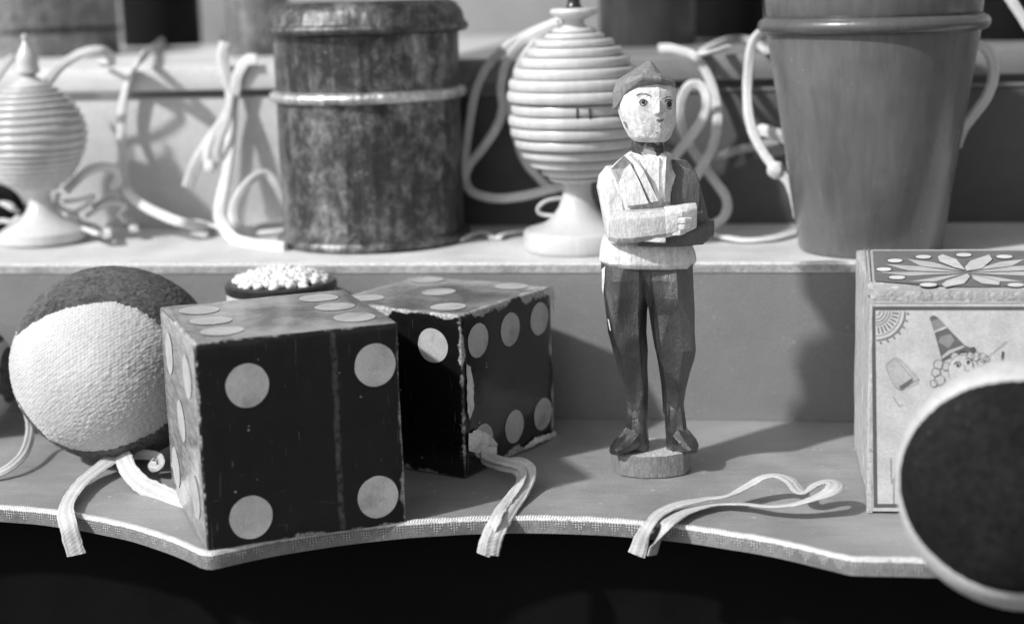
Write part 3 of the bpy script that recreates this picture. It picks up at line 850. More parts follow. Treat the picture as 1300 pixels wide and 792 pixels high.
# ------------------------------------------------------------------ cloth balls
def ball(name, label, c, r, mats, cls, squash=(1, 1, 1), axis=(0, 0, 1), fuzz=0.004, seams=None, parts=None, seg=(160, 100), lump=0.012):
    """cls(direction) -> index into mats; every panel becomes a part of its own."""
    root = thing(name, (c[0], c[1], 0.0), label, 'ball')
    ax = Vector(axis).normalized(); u = ax.orthogonal().normalized(); w = ax.cross(u)
    bms = [B() for _ in mats]; uvs = [b.loops.layers.uv.verify() for b in bms]
    nu, nv = seg
    P = {}; D = {}
    for i in range(nu):
        for j in range(nv + 1):
            a = 2 * PI * i / nu; t = PI * j / nv
            d = (u * math.cos(a) + w * math.sin(a)) * math.sin(t) + ax * math.cos(t)
            rr = r * (1 + lump * mnoise.noise(d * 2.2 + Vector((c[0], 0, 0)))) + fuzz * mnoise.noise(d * 45)
            if seams: rr -= r * seams(d)
            p = Vector((d.x * squash[0], d.y * squash[1], d.z * squash[2])) * rr + Vector(c)
            p.z = max(p.z, 0.004 + 0.02 * (p.z - 0.004) if p.z < .004 else p.z)
            D[i, j] = d; P[i, j] = p
    vmap = [dict() for _ in mats]
    for i in range(nu):
        for j in range(nv):
            i2 = (i + 1) % nu
            d = (D[i, j] + D[i2, j] + D[i2, j + 1] + D[i, j + 1]).normalized()
            m = cls(d)
            b = bms[m]; vm = vmap[m]
            ids = [(i, j), (i, j + 1), (i2, j + 1), (i2, j)]
            if j == 0: ids = [(i, 0), (i, 1), (i2, 1)]
            if j == nv - 1: ids = [(i, j), (0, nv), (i2, j)]
            ids = [((0, q[1]) if q[1] in (0, nv) else q) for q in ids]
            vs = []
            for q in ids:
                if q not in vm: vm[q] = b.verts.new(P[q])
                vs.append(vm[q])
            if len(set(vs)) < 3: continue
            f = b.faces.new(vs)
            for lp, q in zip(f.loops, ids):
                ii = q[0] if not (q[0] == 0 and i == nu - 1) else nu
                lp[uvs[m]].uv = (2 * PI * r * ii / nu * 0.8, PI * r * q[1] / nv)
    for m, (pn, mat) in enumerate(zip(parts, mats)):
        if len(bms[m].faces) == 0: bms[m].free(); continue
        bmesh.ops.recalc_face_normals(bms[m], faces=bms[m].faces[:])
        # outward
        fs = bms[m].faces[:]
        if sum((f.calc_center_median() - Vector(c)).dot(f.normal) for f in fs) < 0: bmesh.ops.reverse_faces(bms[m], faces=fs)
        obj(pn, bms[m], mat, root, smooth=80)
    return root

VIEWUP = Vector((0, 0, 1))
def viewdir(a, b, c): return (RIGHT * a + VIEWUP * b + TOCAM * c).normalized()
# left ball: white knit panel between a dark upper and a dark lower panel
BL = Pp(138, 461, Zp(140, 560, 0) + Vector((0, 0, 0)))
k = ppu(BL); r = 119 / k
cz = r * 0.985
BL = Pp(138, 461, BL)
# slide along the sight line until it rests on the shelf
d = ray(146, 461)
BL = cam_o + d * ((cz - cam_o.z) / d.z); k = ppu(BL); r = 118.5 / k
for _ in range(6):
    BL = cam_o + d * ((r * .99 - cam_o.z) / d.z); r = 124.5 / ppu(BL)
print('left ball', BL, r)
def lin(tab, x):
    for (x0, y0), (x1, y1) in zip(tab, tab[1:]):
        if x <= x1: return y0 + (y1 - y0) * (x - x0) / (x1 - x0)
    return tab[-1][1]
eyeL = (cam_o - BL).normalized(); euL = VIEWUP.cross(eyeL).normalized(); evL = eyeL.cross(euL)
UPT = [(-1.01, .32), (-.75, .47), (-.55, .56), (-.37, .605), (-.15, .625), (.03, .61), (.22, .53), (.39, .40), (.51, .25), (.75, -.1), (.88, -.32), (1.01, -.4)]
LOT = [(-1.01, -.2), (-.85, -.5), (-.69, -.72), (-.5, -.83), (-.37, -.87), (-.15, -.87), (.03, -.83), (.3, -.73), (.51, -.59), (.75, -.4), (.88, -.32), (1.01, -.4)]
def cls_l(d):
    x, y, z = d.dot(euL), d.dot(evL), d.dot(eyeL)
    wv = 0.012 * mnoise.noise(d * 9) + .006 * mnoise.noise(d * 40)
    if z < 0: return 0 if (x < -.80 and abs(y) < .4) else 1
    if y > lin(UPT, x) + wv: return 1
    if y < lin(LOT, x) + wv: return 2
    return 0
def seam_l(d):
    x, y, z = d.dot(euL), d.dot(evL), d.dot(eyeL)
    if z < 0: return 0
    return 0.022 * math.exp(-((y - lin(UPT, x)) / 0.03) ** 2) + 0.016 * math.exp(-((y - lin(LOT, x)) / 0.025) ** 2)
ball('cloth_ball', 'white knitted ball with a dark felt top behind the nearest die', BL, r, [MAT['knit'], MAT['felt'], MAT['felt']], cls_l,
     axis=viewdir(-0.55, 0.8, -0.2), seams=seam_l, squash=(1.035, 1, .99), parts=['knit_panel', 'felt_top', 'felt_bottom'], seg=(320, 240), fuzz=0.006)

# ball at the very left edge
rE = 0.34
d = ray(-52, 478)
BE = cam_o + d * ((rE * .99 - cam_o.z) / d.z)
rE = 72 / ppu(BE); BE = cam_o + d * ((rE * .99 - cam_o.z) / d.z)
nE = viewdir(0.75, 0.05, 0.66)
def cls_e(d):
    q = d.dot(viewdir(0.9, 0.2, 0.4)); h = d.dot(VIEWUP)
    if abs(d.dot(viewdir(-.45, 0, .9)) - .30) < .0: return 1
    return 0 if (h > 0.60 or d.dot(RIGHT) > .87) else (2 if -.22 < h < -.02 else 1)
ball('cloth_ball', 'patched cloth ball cut off by the left edge', BE, rE, [MAT['felt'], MAT['knit'], MAT['felt']], cls_e,
     axis=(0.3, 0.1, 1), parts=['felt_panel', 'knit_panel', 'felt_stripe'], seg=(140, 100))

# big ball in the right foreground
d = ray(1298, 614); r = .52
for _ in range(8):
    BR = cam_o + d * ((r * .985 - cam_o.z) / d.z); r = 158 / ppu(BR)
print('right ball', BR, r, ppu(BR))
eye = (cam_o - BR).normalized(); eu = VIEWUP.cross(eye).normalized(); ev = eye.cross(eu)
def dark_r(d):
    a, b, c = d.dot(eu), d.dot(ev), d.dot(eye)
    return ((a - 0.025) / 0.985) ** 2 + ((b + 0.02) / (0.835)) ** 2 + 0.006 * mnoise.noise(d * 14) < 1 and c > -0.05
def cls_r(d): return 1 if dark_r(d) else 0
def seam_r(d):
    a, b = d.dot(eu), d.dot(ev)
    q = math.sqrt(((a - .025) / .985) ** 2 + ((b + .02) / .835) ** 2) - 1
    return 0.02 * math.exp(-(q / 0.035) ** 2) if d.dot(eye) > -.05 else 0
ball('cloth_ball', 'dark felt ball with a pale rim in the right foreground', BR, r, [MAT['felt_pale'], MAT['felt_black']], cls_r,
     axis=eye, seams=seam_r, parts=['pale_panel', 'dark_panel'], seg=(240, 220), fuzz=0.0018)

# ------------------------------------------------------------------ paper-covered toy box on the right
FLB = Zp(1103, 651, 0.0); FLB.z = 0.004
ztop = Pp(1101, 371, FLB).z
FLT = Zp(1101, 371, ztop); FRT = Zp(1300, 371, ztop); BLT = Zp(1083.5, 317, ztop)
fx = (FRT - FLT); fx.z = 0; fx.normalize()
fy = Vector((-fx.y, fx.x, 0)); bd = (BLT - FLT); bd.z = 0
print('box', FLB, ztop, fx, bd, bd.dot(fy), bd.dot(fx))
BD = min(bd.dot(fy), -FLB.y - 0.12); BWD = 1.18; BH = ztop - .004
fyd = (bd.normalized() * 0.5 + fy * 0.5).normalized()
M4 = Matrix(((fx.x, fyd.x, 0, FLB.x), (fx.y, fyd.y, 0, FLB.y), (0, 0, 1, FLB.z), (0, 0, 0, 1)))
def boxP(a, b, c): return M4 @ Vector((a, b, c))
m_boxpaper = m_plain('faded box paper', 0.5, 0.1, 5, 0.65, 60, 0.25)
def m_boxedge():
    s = Sh('worn box card')
    n = s.noise(11, 6, 0.72, 0.3); f = s.noise(50, 4, 0.7); g = s.noise(5, 5, 0.7, 0.2, v=s.stretch((14, 14, 1)))
    b = s.M('MULTIPLY', 0.46, s.ss(g, 0.25, 0.75, 0.68, 1.2))
    b = s.mix(s.ss(n, 0.55, 0.68), b, 0.68); b = s.mix(s.ss(n, 0.42, 0.34), b, 0.2)
    b = s.M('MULTIPLY', b, s.ss(f, 0.2, 0.8, 0.8, 1.15))
    return s.done(b, 0.75, normal=s.bump(s.M('ADD', n, f), 0.5, 0.02))
m_card = m_boxedge()
ink = {}
def inkm(v):
    if v not in ink: ink[v] = m_plain('printed ink %d' % int(v * 100), v, 0.12, 9, 0.6, 70, 0.15)
    return ink[v]
boxo = thing('toy_box', boxP(BWD / 2, BD / 2, 0), 'old paper-covered toy box with a printed clown at the right edge', 'box')
bm = B(); add_box(bm, (0, 0, 0), (BWD, BD, BH), 0.018, 3)
bmesh.ops.subdivide_edges(bm, edges=[e for e in bm.edges if e.calc_length() > .4], cuts=10, use_grid_fill=True)
for v in bm.verts:
    v.co += Vector((mnoise.noise(v.co * 4), mnoise.noise(v.co * 4 + Vector((4, 0, 0))), mnoise.noise(v.co * 4 + Vector((8, 0, 0))))) * 0.006
    v.co += Vector((mnoise.noise(v.co * 16), mnoise.noise(v.co * 16 + Vector((4, 0, 0))), mnoise.noise(v.co * 16 + Vector((8, 0, 0))))) * 0.003
    v.co.z = max(0, v.co.z)
bm.transform(M4)
bmesh.ops.recalc_face_normals(bm, faces=bm.faces[:])
obj('case', bm, m_card, boxo, smooth=35)

def faceproj(px, py, face):
    d = ray(px, py)
    n = -fyd if face == 'front' else Vector((0, 0, 1))
    if face == 'front': n = Vector((fx.y, -fx.x, 0)); p0 = boxP(0, 0, 0)
    else: p0 = boxP(0, 0, BH)
    t = (p0 - cam_o).dot(n) / d.dot(n)
    return cam_o + d * t, n
class Print:
    def __init__(self, face): self.bm = B(); self.mats = []; self.face = face; self.layer = 0
    def poly(self, pts, v, lift):
        m = inkm(v)
        if m not in self.mats: self.mats.append(m)
        vs = []
        for px, py in pts:
            p, n = faceproj(px, py, self.face)
            vs.append(self.bm.verts.new(p + n * (0.008 + lift * 0.0011)))
        f = self.bm.faces.new(vs); f.material_index = self.mats.index(m); f.normal_update()
        if f.normal.dot(n) < 0: f.normal_flip()
    def line(self, pts, w, v, lift):
        for (x0, y0), (x1, y1) in zip(pts, pts[1:]):
            L = math.hypot(x1 - x0, y1 - y0) or 1
            nx, ny = -(y1 - y0) / L * w / 2, (x1 - x0) / L * w / 2
            self.poly([(x0 + nx, y0 + ny), (x1 + nx, y1 + ny), (x1 - nx, y1 - ny), (x0 - nx, y0 - ny)], v, lift)
def q8(x, y): return (1070 + x / 3.961, 300 + y / 3.961)     # coordinates read in an enlarged view of the box
pr_ = Print('front')
XR = 1392
pr_.poly([(1104.5, 382), (XR, 382), (XR, 648), (1107.5, 648)], 0.52, 0)
pr_.line([(1104, 384.5), (XR, 384.5)], 1.2, 0.2, 1); pr_.line([(1104, 380.0), (XR, 380.0)], 1.0, 0.25, 1)
pr_.poly([(1106, 388.5), (XR, 388.5), (XR, 393), (1106.3, 393)], 0.10, 2)
pr_.poly([(1106, 393), (1110.5, 393), (1113.5, 643), (1109, 643)], 0.10, 2)
pr_.poly([(1113, 638.5), (XR, 638.5), (XR, 643), (1113, 643)], 0.10, 2)
fc = (1112, 394.5)
def fan(r0, r1, a0, a1, v, lift, n=10):
    P0 = [(fc[0] + r1 * math.cos(math.radians(a0 + (a1 - a0) * k / n)), fc[1] + r1 * math.sin(math.radians(a0 + (a1 - a0) * k / n))) for k in range(n + 1)]
    P1 = [(fc[0] + r0 * math.cos(math.radians(a0 + (a1 - a0) * k / n)), fc[1] + r0 * math.sin(math.radians(a0 + (a1 - a0) * k / n))) for k in range(n + 1)]
    for k in range(n): pr_.poly([P0[k], P0[k + 1], P1[k + 1], P1[k]], v, lift)
fan(0, 37, 0, 90, 0.56, 3); fan(35.5, 37, 0, 90, 0.22, 4); fan(30.5, 31.5, 0, 90, 0.22, 4)
for r_ in (5, 10, 14, 17.5): fan(r_ - .6, r_ + .6, 0, 90, 0.2, 4)
for a in range(6, 90, 11): fan(20, 28.5, a - 1.8, a + 1.8, 0.1, 4, 2)
for a in range(4, 90, 13):
    t = math.radians(a); pr_.poly(ell(fc[0] + 40 * math.cos(t), fc[1] + 40 * math.sin(t), 1.3, 1.3, 8), 0.15, 4)
# pointed hat
H = lambda l: [q8(x, y) for x, y in l]
pr_.poly(H([(435, 408), (446, 396), (462, 396), (478, 408), (545, 478), (612, 546), (650, 560), (655, 580), (600, 585), (540, 605), (498, 626), (486, 580), (462, 490)]), 0.13, 3)
pr_.poly(H([(440, 424), (478, 412), (520, 455), (455, 470)]), 0.24, 4)
pr_.poly(H([(455, 472), (515, 448), (522, 458), (459, 483)]), 0.5, 5)
pr_.poly(H([(490, 500), (540, 488), (560, 520), (530, 560), (505, 545), (478, 530)]), 0.26, 4)
pr_.poly(H([(494, 600), (530, 570), (600, 545), (615, 552), (540, 585), (500, 612)]), 0.48, 5)
# curls, face, features
for cx, cy, rx in ((478, 640, 24), (466, 680, 22), (484, 718, 26), (455, 735, 18), (515, 650, 20), (560, 600, 20), (600, 590, 22), (640, 596, 20), (668, 600, 22), (700, 605, 22), (720, 612, 14), (690, 630, 18)):
    e = ell(*q8(cx, cy), rx / 3.96, rx / 3.96, 14)
    pr_.poly(e, 0.5, 3 + (cx % 3) * .3); pr_.line(e + e[:1], 0.7, 0.2, 5)
e = ell(*q8(590, 665), 15.5, 18.5, 24, 10)
pr_.poly(e, 0.58, 6); pr_.line(e, 0.6, 0.3, 7)
pr_.line(H([(555, 640), (568, 626), (585, 628), (590, 640), (580, 652), (568, 648)]), 1.2, 0.12, 8)
pr_.poly(ell(*q8(574, 640), 1.5, 1.9, 10), 0.08, 8); pr_.poly(ell(*q8(628, 628), 2.2, 3.0, 10, 20), 0.1, 8)
pr_.line(H([(612, 612), (628, 606), (642, 612)]), 0.9, 0.15, 8); pr_.line(H([(606, 640), (614, 664), (604, 670)]), 0.7, 0.25, 8)
pr_.poly(ell(*q8(626, 672), 2.2, 1.6, 10), 0.2, 8); pr_.line(H([(585, 700), (605, 706), (622, 696)]), 0.9, 0.2, 8)
pr_.line(H([(640, 560), (660, 556), (656, 580), (640, 575)]), 2.2, 0.1, 6)
pr_.line(H([(722, 606), (822, 524)]), 0.7, 0.22, 4); pr_.line(H([(803, 575), (798, 636)]), 2.6, 0.08, 4)
# tilted little tub
pr_.poly(H([(215, 642), (262, 606), (285, 614), (380, 712), (352, 730), (288, 766), (258, 752), (228, 690)]), 0.44, 3)
pr_.line(H([(215, 642), (262, 606), (285, 614), (380, 712), (372, 735), (290, 768), (262, 756), (228, 690), (215, 642)]), 0.7, 0.3, 4)
pr_.line(H([(270, 618), (350, 712), (280, 752)]), 0.8, 0.3, 4)
pr_.poly(H([(282, 752), (345, 710), (352, 722), (290, 766)]), 0.14, 5)
pr_.line([(1130, 700 - 120), (1131, 612), (1137, 600)], 0.8, 0.3, 4); pr_.line([(1134, 606), (1134, 638)], 0.8, 0.2, 4)
pr_.line(H([(250, 800), (280, 850), (300, 840)]), 0.7, 0.35, 4)
obj('front_print', pr_.bm, pr_.mats, boxo, smooth=0)

pt = Print('top')
pt.poly(H([(150, 80), (1250, 80), (1250, 262), (560, 262), (160, 232)]), 0.16, 0)
pt.line(H([(128, 66), (142, 235)]), 1.2, 0.2, 0); pt.line(H([(108, 66), (124, 240)]), 0.8, 0.25, 0)
pt.line(H([(150, 77), (1250, 77)]), 0.9, 0.5, 1)
for L in ([(600, 184), (450, 138), (325, 124), (390, 158)], [(598, 190), (380, 160), (215, 150), (330, 182)], [(598, 195), (350, 188), (168, 190), (330, 208)], [(598, 200), (480, 214), (330, 238), (470, 236)]):
    pt.poly(H(L), 0.48, 2)
    pt.poly(H([(1240 - x, y) for x, y in L]), 0.48, 2)
for L in ([(618, 182), (570, 124), (500, 100), (474, 112), (486, 138), (560, 168)], [(620, 186), (612, 165), (640, 132), (735, 100), (752, 128), (700, 172)],
          [(604, 204), (520, 232), (494, 252), (512, 268), (610, 250), (640, 214), (625, 198)], [(645, 204), (700, 214), (790, 240), (786, 258), (700, 250), (655, 226)]):
    pt.poly(H(L), 0.56, 3); pt.line(H(L + L[:1]), 0.5, 0.18, 4)
for x, y, rx in ((404, 113, 40), (608, 103, 40), (812, 112, 42), (262, 132, 38), (206, 176, 38), (272, 217, 42), (430, 254, 44), (870, 255, 44), (960, 215, 40), (1010, 170, 38), (980, 128, 38)):
    pt.poly(ell(*q8(x, y), rx / 3.96 + 1.2, 3.2, 20), 0.07, 2); pt.poly(ell(*q8(x, y), rx / 3.96, 2.4, 20), 0.66, 3)
obj('lid_print', pt.bm, pt.mats, boxo, smooth=0)
# dark worn band under the lid edge
pb = Print('front')
pb.poly([(1101.5, 374), (XR, 374), (XR, 376.5), (1102, 377)], 0.17, 0)
obj('lid_band', pb.bm, pb.mats, boxo, smooth=0)
# lifted paper edge along the front of the lid
bm = B()
rows = []
for i in range(61):
    a = -.008 + (BWD + .012) * i / 60
    n1 = mnoise.noise(Vector((a * 9, 2, 0))); n2 = mnoise.noise(Vector((a * 31, 5, 0)))
    rows.append([bm.verts.new(boxP(a, y, z)) for y, z in ((-.008, BH - .045 - .012 * n1), (-.014, BH - .02), (-.012 + .004 * n2, BH + .008 + .006 * n1), (.03 + .02 * n2, BH + .0045), (.05 + .03 * n1, BH + .0035))])
for r0, r1 in zip(rows, rows[1:]):
    for j in range(4): bm.faces.new((r0[j], r1[j], r1[j + 1], r0[j + 1]))
bmesh.ops.recalc_face_normals(bm, faces=bm.faces[:])
obj('torn_edge', bm, m_card, boxo, smooth=60)
bm = B()
rows = []
for i in range(41):
    z = BH * i / 40; n1 = mnoise.noise(Vector((z * 12, 9, 0)))
    rows.append([bm.verts.new(boxP(x, y, z)) for x, y in ((.018 + .006 * n1, -.0085), (-.003, -.011), (-.011, -.003 + .004 * n1), (-.009, .05 + .02 * n1))])
for r0, r1 in zip(rows, rows[1:]):
    for j in range(3): bm.faces.new((r0[j], r1[j], r1[j + 1], r0[j + 1]))
bmesh.ops.recalc_face_normals(bm, faces=bm.faces[:])
obj('corner_paper', bm, m_card, boxo, smooth=60)

# ------------------------------------------------------------------ carved man
FB = Zp(828, 608, 0.0)
KF = 233.0
FA = FB - TOCAM * (44 / KF)
def F(px, py, fwd=0.0): return Pp(px, py, FA) + TOCAM * (fwd / KF)
man = thing('carved_figure', (FA.x, FA.y, 0.0), 'painted carved wooden man with folded arms standing on a small base', 'figurine')
MW = dict(
    jacket=m_paint('white jacket paint', 0.70, 0.55, 0.36, 0.4, 0.655, (7, 7, 2)), dark=m_paint('dark right side', 0.10, 0.6, 0.3, 0.3, 0.68),  # dark: deeper tone for the right-hand jacket panel and arm
    sleeve=m_paint('worn sleeve paint', 0.52, 0.6, 0.2, 0.5, 0.6, (14, 14, 3)),
    trousers=m_paint('brown trouser paint', 0.026, 0.8, 0.45, 0.40, 0.635, (9, 9, 2), coat=0.7, cut=0.07), shoe=m_paint('black shoe paint', 0.016, 0.85, 0.5, 0.36, 0.62, coat=0.8, cut=0.05),
    skin=m_paint('cream face paint', 0.78, 0.3, 0.55, 0.38, 0.74, (4, 4, 3)), cap=m_paint('grey cap paint', 0.24, 0.6, 0.5, 0.32, 0.62), scarf=m_paint('dark scarf paint', 0.03, 0.8, 0.4, 0.4, 0.52, (20, 20, 4)),
    base=m_paint('grey base paint', 0.22, 0.6, 0.5, 0.4, 0.6, (8, 8, 3)), wood=m_paint('bare base wood', 0.5, 0.5, 0.2, 0.6, 0.62, (18, 3, 8)),
    ink=m_plain('eye ink', 0.03, 0.1, 9, 0.4), line=m_plain('brow ink', 0.22, 0.2, 30, 0.5), lip=m_plain('mouth paint', 0.16, 0.2, 20, 0.5))
rndf = random.Random(11)

def loft(bm, secs, n=10, pw=0.7, jit=0.03, phase=0.0, mi=0, capit=True, cols=None):
    """secs: (py, x left, x right, depth half, forward) in photo pixels -> faceted carved solid."""
    cj = [1 + rndf.uniform(-jit, jit) for _ in range(n)]
    rings = []
    for (py, xl, xr, dh, fw) in secs:
        cx, hw = (xl + xr) / 2, (xr - xl) / 2
        ring = []
        for q in range(n):
            a = 2 * PI * (q + phase) / n
            ca, sa = math.cos(a), math.sin(a)
            x = math.copysign(abs(ca) ** pw, ca); y = math.copysign(abs(sa) ** pw, sa)
            jj = cj[q] * (1 + rndf.uniform(-jit, jit) * 0.4)
            ring.append(bm.verts.new(F(cx + hw * x * jj, py + rndf.uniform(-.6, .6), 0) + TOCAM * ((fw + dh * y * jj) / KF)))
        rings.append(ring)
    for r0, r1 in zip(rings, rings[1:]):
        for q in range(n):
            f = bm.faces.new((r0[q], r0[(q + 1) % n], r1[(q + 1) % n], r1[q])); f.material_index = mi
    if capit:
        bm.faces.new(rings[0]).material_index = mi; bm.faces.new(rings[-1]).material_index = mi
    bmesh.ops.recalc_face_normals(bm, faces=bm.faces[:])
    return bm

def loftx(bm, secs, n=8, pw=0.55, jit=0.03, phase=0.5):
    """Like loft but running sideways: (px x, y top, y bottom, forward centre, depth half)."""
    rings = []
    for (px, yt, yb, fw, dh) in secs:
        ring = []
        for q in range(n):
            a = 2 * PI * (q + phase) / n
            ca, sa = math.cos(a), math.sin(a)
            x = math.copysign(abs(ca) ** pw, ca); y = math.copysign(abs(sa) ** pw, sa)
            ring.append(bm.verts.new(F(px, (yt + yb) / 2 + (yb - yt) / 2 * y * (1 + rndf.uniform(-jit, jit)), 0) + TOCAM * ((fw + dh * x * (1 + rndf.uniform(-jit, jit))) / KF)))
        rings.append(ring)
    for r0, r1 in zip(rings, rings[1:]):
        for q in range(n): bm.faces.new((r0[q], r0[(q + 1) % n], r1[(q + 1) % n], r1[q]))
    bm.faces.new(rings[0]); bm.faces.new(rings[-1])
    bmesh.ops.recalc_face_normals(bm, faces=bm.faces[:])
    return bm

def carved(name, bm, mat, parent=man, bev=0.006, cuts=0, wob=0.004):
    """Knife-cut facets: slightly eased arises and a little unevenness."""
    bmesh.ops.bevel(bm, geom=bm.edges[:], offset=bev, segments=2, profile=0.6, affect='EDGES', clamp_overlap=True)
    bmesh.ops.triangulate(bm, faces=[f for f in bm.faces if len(f.verts) > 4])
    for v in bm.verts:
        v.co += Vector((mnoise.noise(v.co * 11), mnoise.noise(v.co * 11 + Vector((5, 0, 0))), mnoise.noise(v.co * 11 + Vector((9, 0, 0))))) * wob
    return obj(name, bm, mat, parent, smooth=24)

# base
bm = B()
ztb = 28.5 / KF
out = [(-50, 4), (-40, 30), (-14, 44), (16, 44), (40, 33), (52, 10), (50, -20), (34, -38), (0, -44), (-34, -36), (-50, -16)]
t_, b_ = [], []
for x, fw in out:
    p = FA + RIGHT * ((x + 2) / KF) + TOCAM * (fw / KF)
    b_.append(bm.verts.new((p.x, p.y, 0.002)))
    q = FA + RIGHT * ((x * .985 + 2) / KF) + TOCAM * (fw * .985 / KF)
    t_.append(bm.verts.new((q.x, q.y, ztb)))
n = len(out)
for i in range(n): bm.faces.new((b_[i], b_[(i + 1) % n], t_[(i + 1) % n], t_[i]))
f = bm.faces.new(t_); f.material_index = 1
bm.faces.new(list(reversed(b_)))
bmesh.ops.recalc_face_normals(bm, faces=bm.faces[:])
bmesh.ops.bevel(bm, geom=bm.edges[:], offset=.006, segments=2, affect='EDGES')
for v in bm.verts:
    if v.co.z > .01: v.co += Vector((mnoise.noise(v.co * 14), mnoise.noise(v.co * 14 + Vector((5, 0, 0))), .6 * mnoise.noise(v.co * 30))) * .004
obj('base', bm, [MW['base'], MW['wood']], man, smooth=30)
# trousers: two legs joined at the hips
def limb(bm, secs, n=8, pw=0.75, jit=0.03):
    """secs: (px, py, forward, half width, half height); rings stand across the path."""
    C = [F(a, b, 0) + TOCAM * (c / KF) for a, b, c, _, _ in secs]
    rings = []
    for i, (_, _, _, hw, hh) in enumerate(secs):
        T = (C[min(i + 1, len(C) - 1)] - C[max(i - 1, 0)]).normalized()
        sd = T.cross(Vector((0, 0, 1))).normalized(); up_ = sd.cross(T)
        ring = []
        for q in range(n):
            a = 2 * PI * (q + .5) / n; ca, sa = math.cos(a), math.sin(a)
            x = math.copysign(abs(ca) ** pw, ca); y = math.copysign(abs(sa) ** pw, sa)
            jj = 1 + rndf.uniform(-jit, jit)
            ring.append(bm.verts.new(C[i] + sd * (x * hw * jj / KF) + up_ * (y * hh * jj / KF)))
        rings.append(ring)
    for r0, r1 in zip(rings, rings[1:]):
        for q in range(n): bm.faces.new((r0[q], r0[(q + 1) % n], r1[(q + 1) % n], r1[q]))
    bm.faces.new(rings[0]); bm.faces.new(rings[-1])
    bmesh.ops.recalc_face_normals(bm, faces=bm.faces[:])
    return bm
bm = B()
loft(bm, [(330, 775, 868, 30, 0), (350, 776, 868, 30, 0), (372, 790, 860, 26, 0), (386, 806, 846, 18, 0)], 10, 0.72)
loft(bm, [(331, 761, 824, 36, 0), (350, 762, 825, 39, 2), (372, 763.5, 825, 37, 4), (392, 766, 822.5, 34, 5), (418, 770, 822, 31, 6), (440, 776, 822.5, 29, 6), (462, 782, 823, 25, 3), (486, 788, 823.5, 20, 0), (508, 794, 824, 16, -2), (526, 797, 824, 16, -2)], 7, 0.8, .08, phase=.3)
loft(bm, [(331, 818, 880, 36, 0), (350, 819, 881, 38, 2), (372, 822, 882, 36, 4), (392, 826, 882.5, 33, 6), (416, 828.5, 882.5, 32, 9), (438, 831.5, 883.5, 33, 12), (448, 834, 881, 30, 10), (470, 838, 876, 24, 2), (492, 841, 872, 19, -1), (510, 842.5, 869, 16, -2), (526, 843, 869, 16, -2)], 7, 0.8, .08, phase=.62)
trouser_bvh = BVHTree.FromBMesh(bm)
trousers = carved('trousers', bm, MW['trousers'], bev=.004)
ROOT[trousers] = ROOT[man]
for pl in ([(779.5, 440), (782.5, 441), (789, 472), (794, 502), (790.5, 502), (785.5, 474)], [(765, 342), (769.5, 338), (769, 352), (767, 374), (765.5, 366)], [(772.5, 404), (774.5, 406), (777, 420), (775, 418)]):
    bm = B(); decal(trouser_bvh, bm, pl, .006)
    if len(bm.faces): obj('bare_patch', bm, MW['jacket'], trousers, smooth=0)
    else: bm.free()
# shoes
bm = B()
loft(bm, [(510, 797, 823, 14, -2), (528, 794, 823, 17, 0), (544, 792, 823, 21, 2), (560, 793, 824, 22, 2), (567, 794, 824, 22, 2)], 7, 0.75, phase=.2)
limb(bm, [(812, 549, 0, 11, 17), (800, 553, 14, 14, 15), (790, 558, 24, 15, 10), (781, 562, 32, 12, 6), (776, 563.5, 37, 7, 4)])
carved('shoe', bm, MW['shoe'], bev=.004)
bm = B()
loft(bm, [(510, 843, 868, 14, -2), (528, 843, 870, 17, 0), (544, 843, 872, 21, 2), (560, 844, 873, 22, 2), (567, 844, 873, 22, 2)], 7, 0.75, phase=.2)
limb(bm, [(857, 549, 0, 12, 17), (863, 553, 14, 15, 15), (869, 557, 24, 15, 10), (874, 560, 32, 12, 6), (876, 562, 37, 7, 4)])
carved('shoe', bm, MW['shoe'], bev=.004)
# shirt hem
bm = B()
loft(bm, [(336, 765, 878, 40, 0), (329, 759, 883, 44, 0), (318, 760, 881, 43, 0), (307, 763, 877, 40, 0), (300, 766, 874, 34, 0)], 11, 0.72, phase=.25)
carved('shirt_hem', bm, MW['jacket'])
# jacket body
bm = B()
loft(bm, [(306, 772, 876, 36, 0), (285, 774, 878, 37, 0), (258, 774, 880, 38, 0), (236, 770, 882, 38, 0), (219, 770, 880, 36, 0), (208, 779, 872, 31, 0), (199, 791, 857, 26, 0), (193, 799, 848, 20, 0)], 12, 0.66)
jacket_bvh = BVHTree.FromBMesh(bm)
jk = carved('jacket', bm, [MW['jacket']])
def raised(outline, lift, name, mat, bvh=jacket_bvh, parent=man, bev=0.004):
    bm = B(); lo, hi = [], []
    for px, py in outline:
        d = ray(px, py).normalized()
        loc, nor, _, _ = bvh.ray_cast(cam_o, d)
        if loc is None:
            loc = F(px, py, 30)
        lo.append(bm.verts.new(loc + d * 0.03)); hi.append(bm.verts.new(loc - d * lift))
    n = len(outline)
    f = bm.faces.new(hi)
    for i in range(n): bm.faces.new((lo[i], lo[(i + 1) % n], hi[(i + 1) % n], hi[i]))
    bm.faces.new(list(reversed(lo)))
    bmesh.ops.recalc_face_normals(bm, faces=bm.faces[:])
    bmesh.ops.bevel(bm, geom=bm.edges[:], offset=bev, segments=2, affect='EDGES', clamp_overlap=True)
    bmesh.ops.triangulate(bm, faces=[f for f in bm.faces if len(f.verts) > 4])
    for v in bm.verts:
        v.co += Vector((mnoise.noise(v.co * 16), mnoise.noise(v.co * 16 + Vector((5, 0, 0))), mnoise.noise(v.co * 16 + Vector((9, 0, 0))))) * 0.005
    return obj(name, bm, mat, parent, smooth=24)
raised([(773, 212), (790, 194), (797, 202), (812, 230), (824, 259), (796, 262), (784, 236)], 0.045, 'lapel', MW['jacket'])
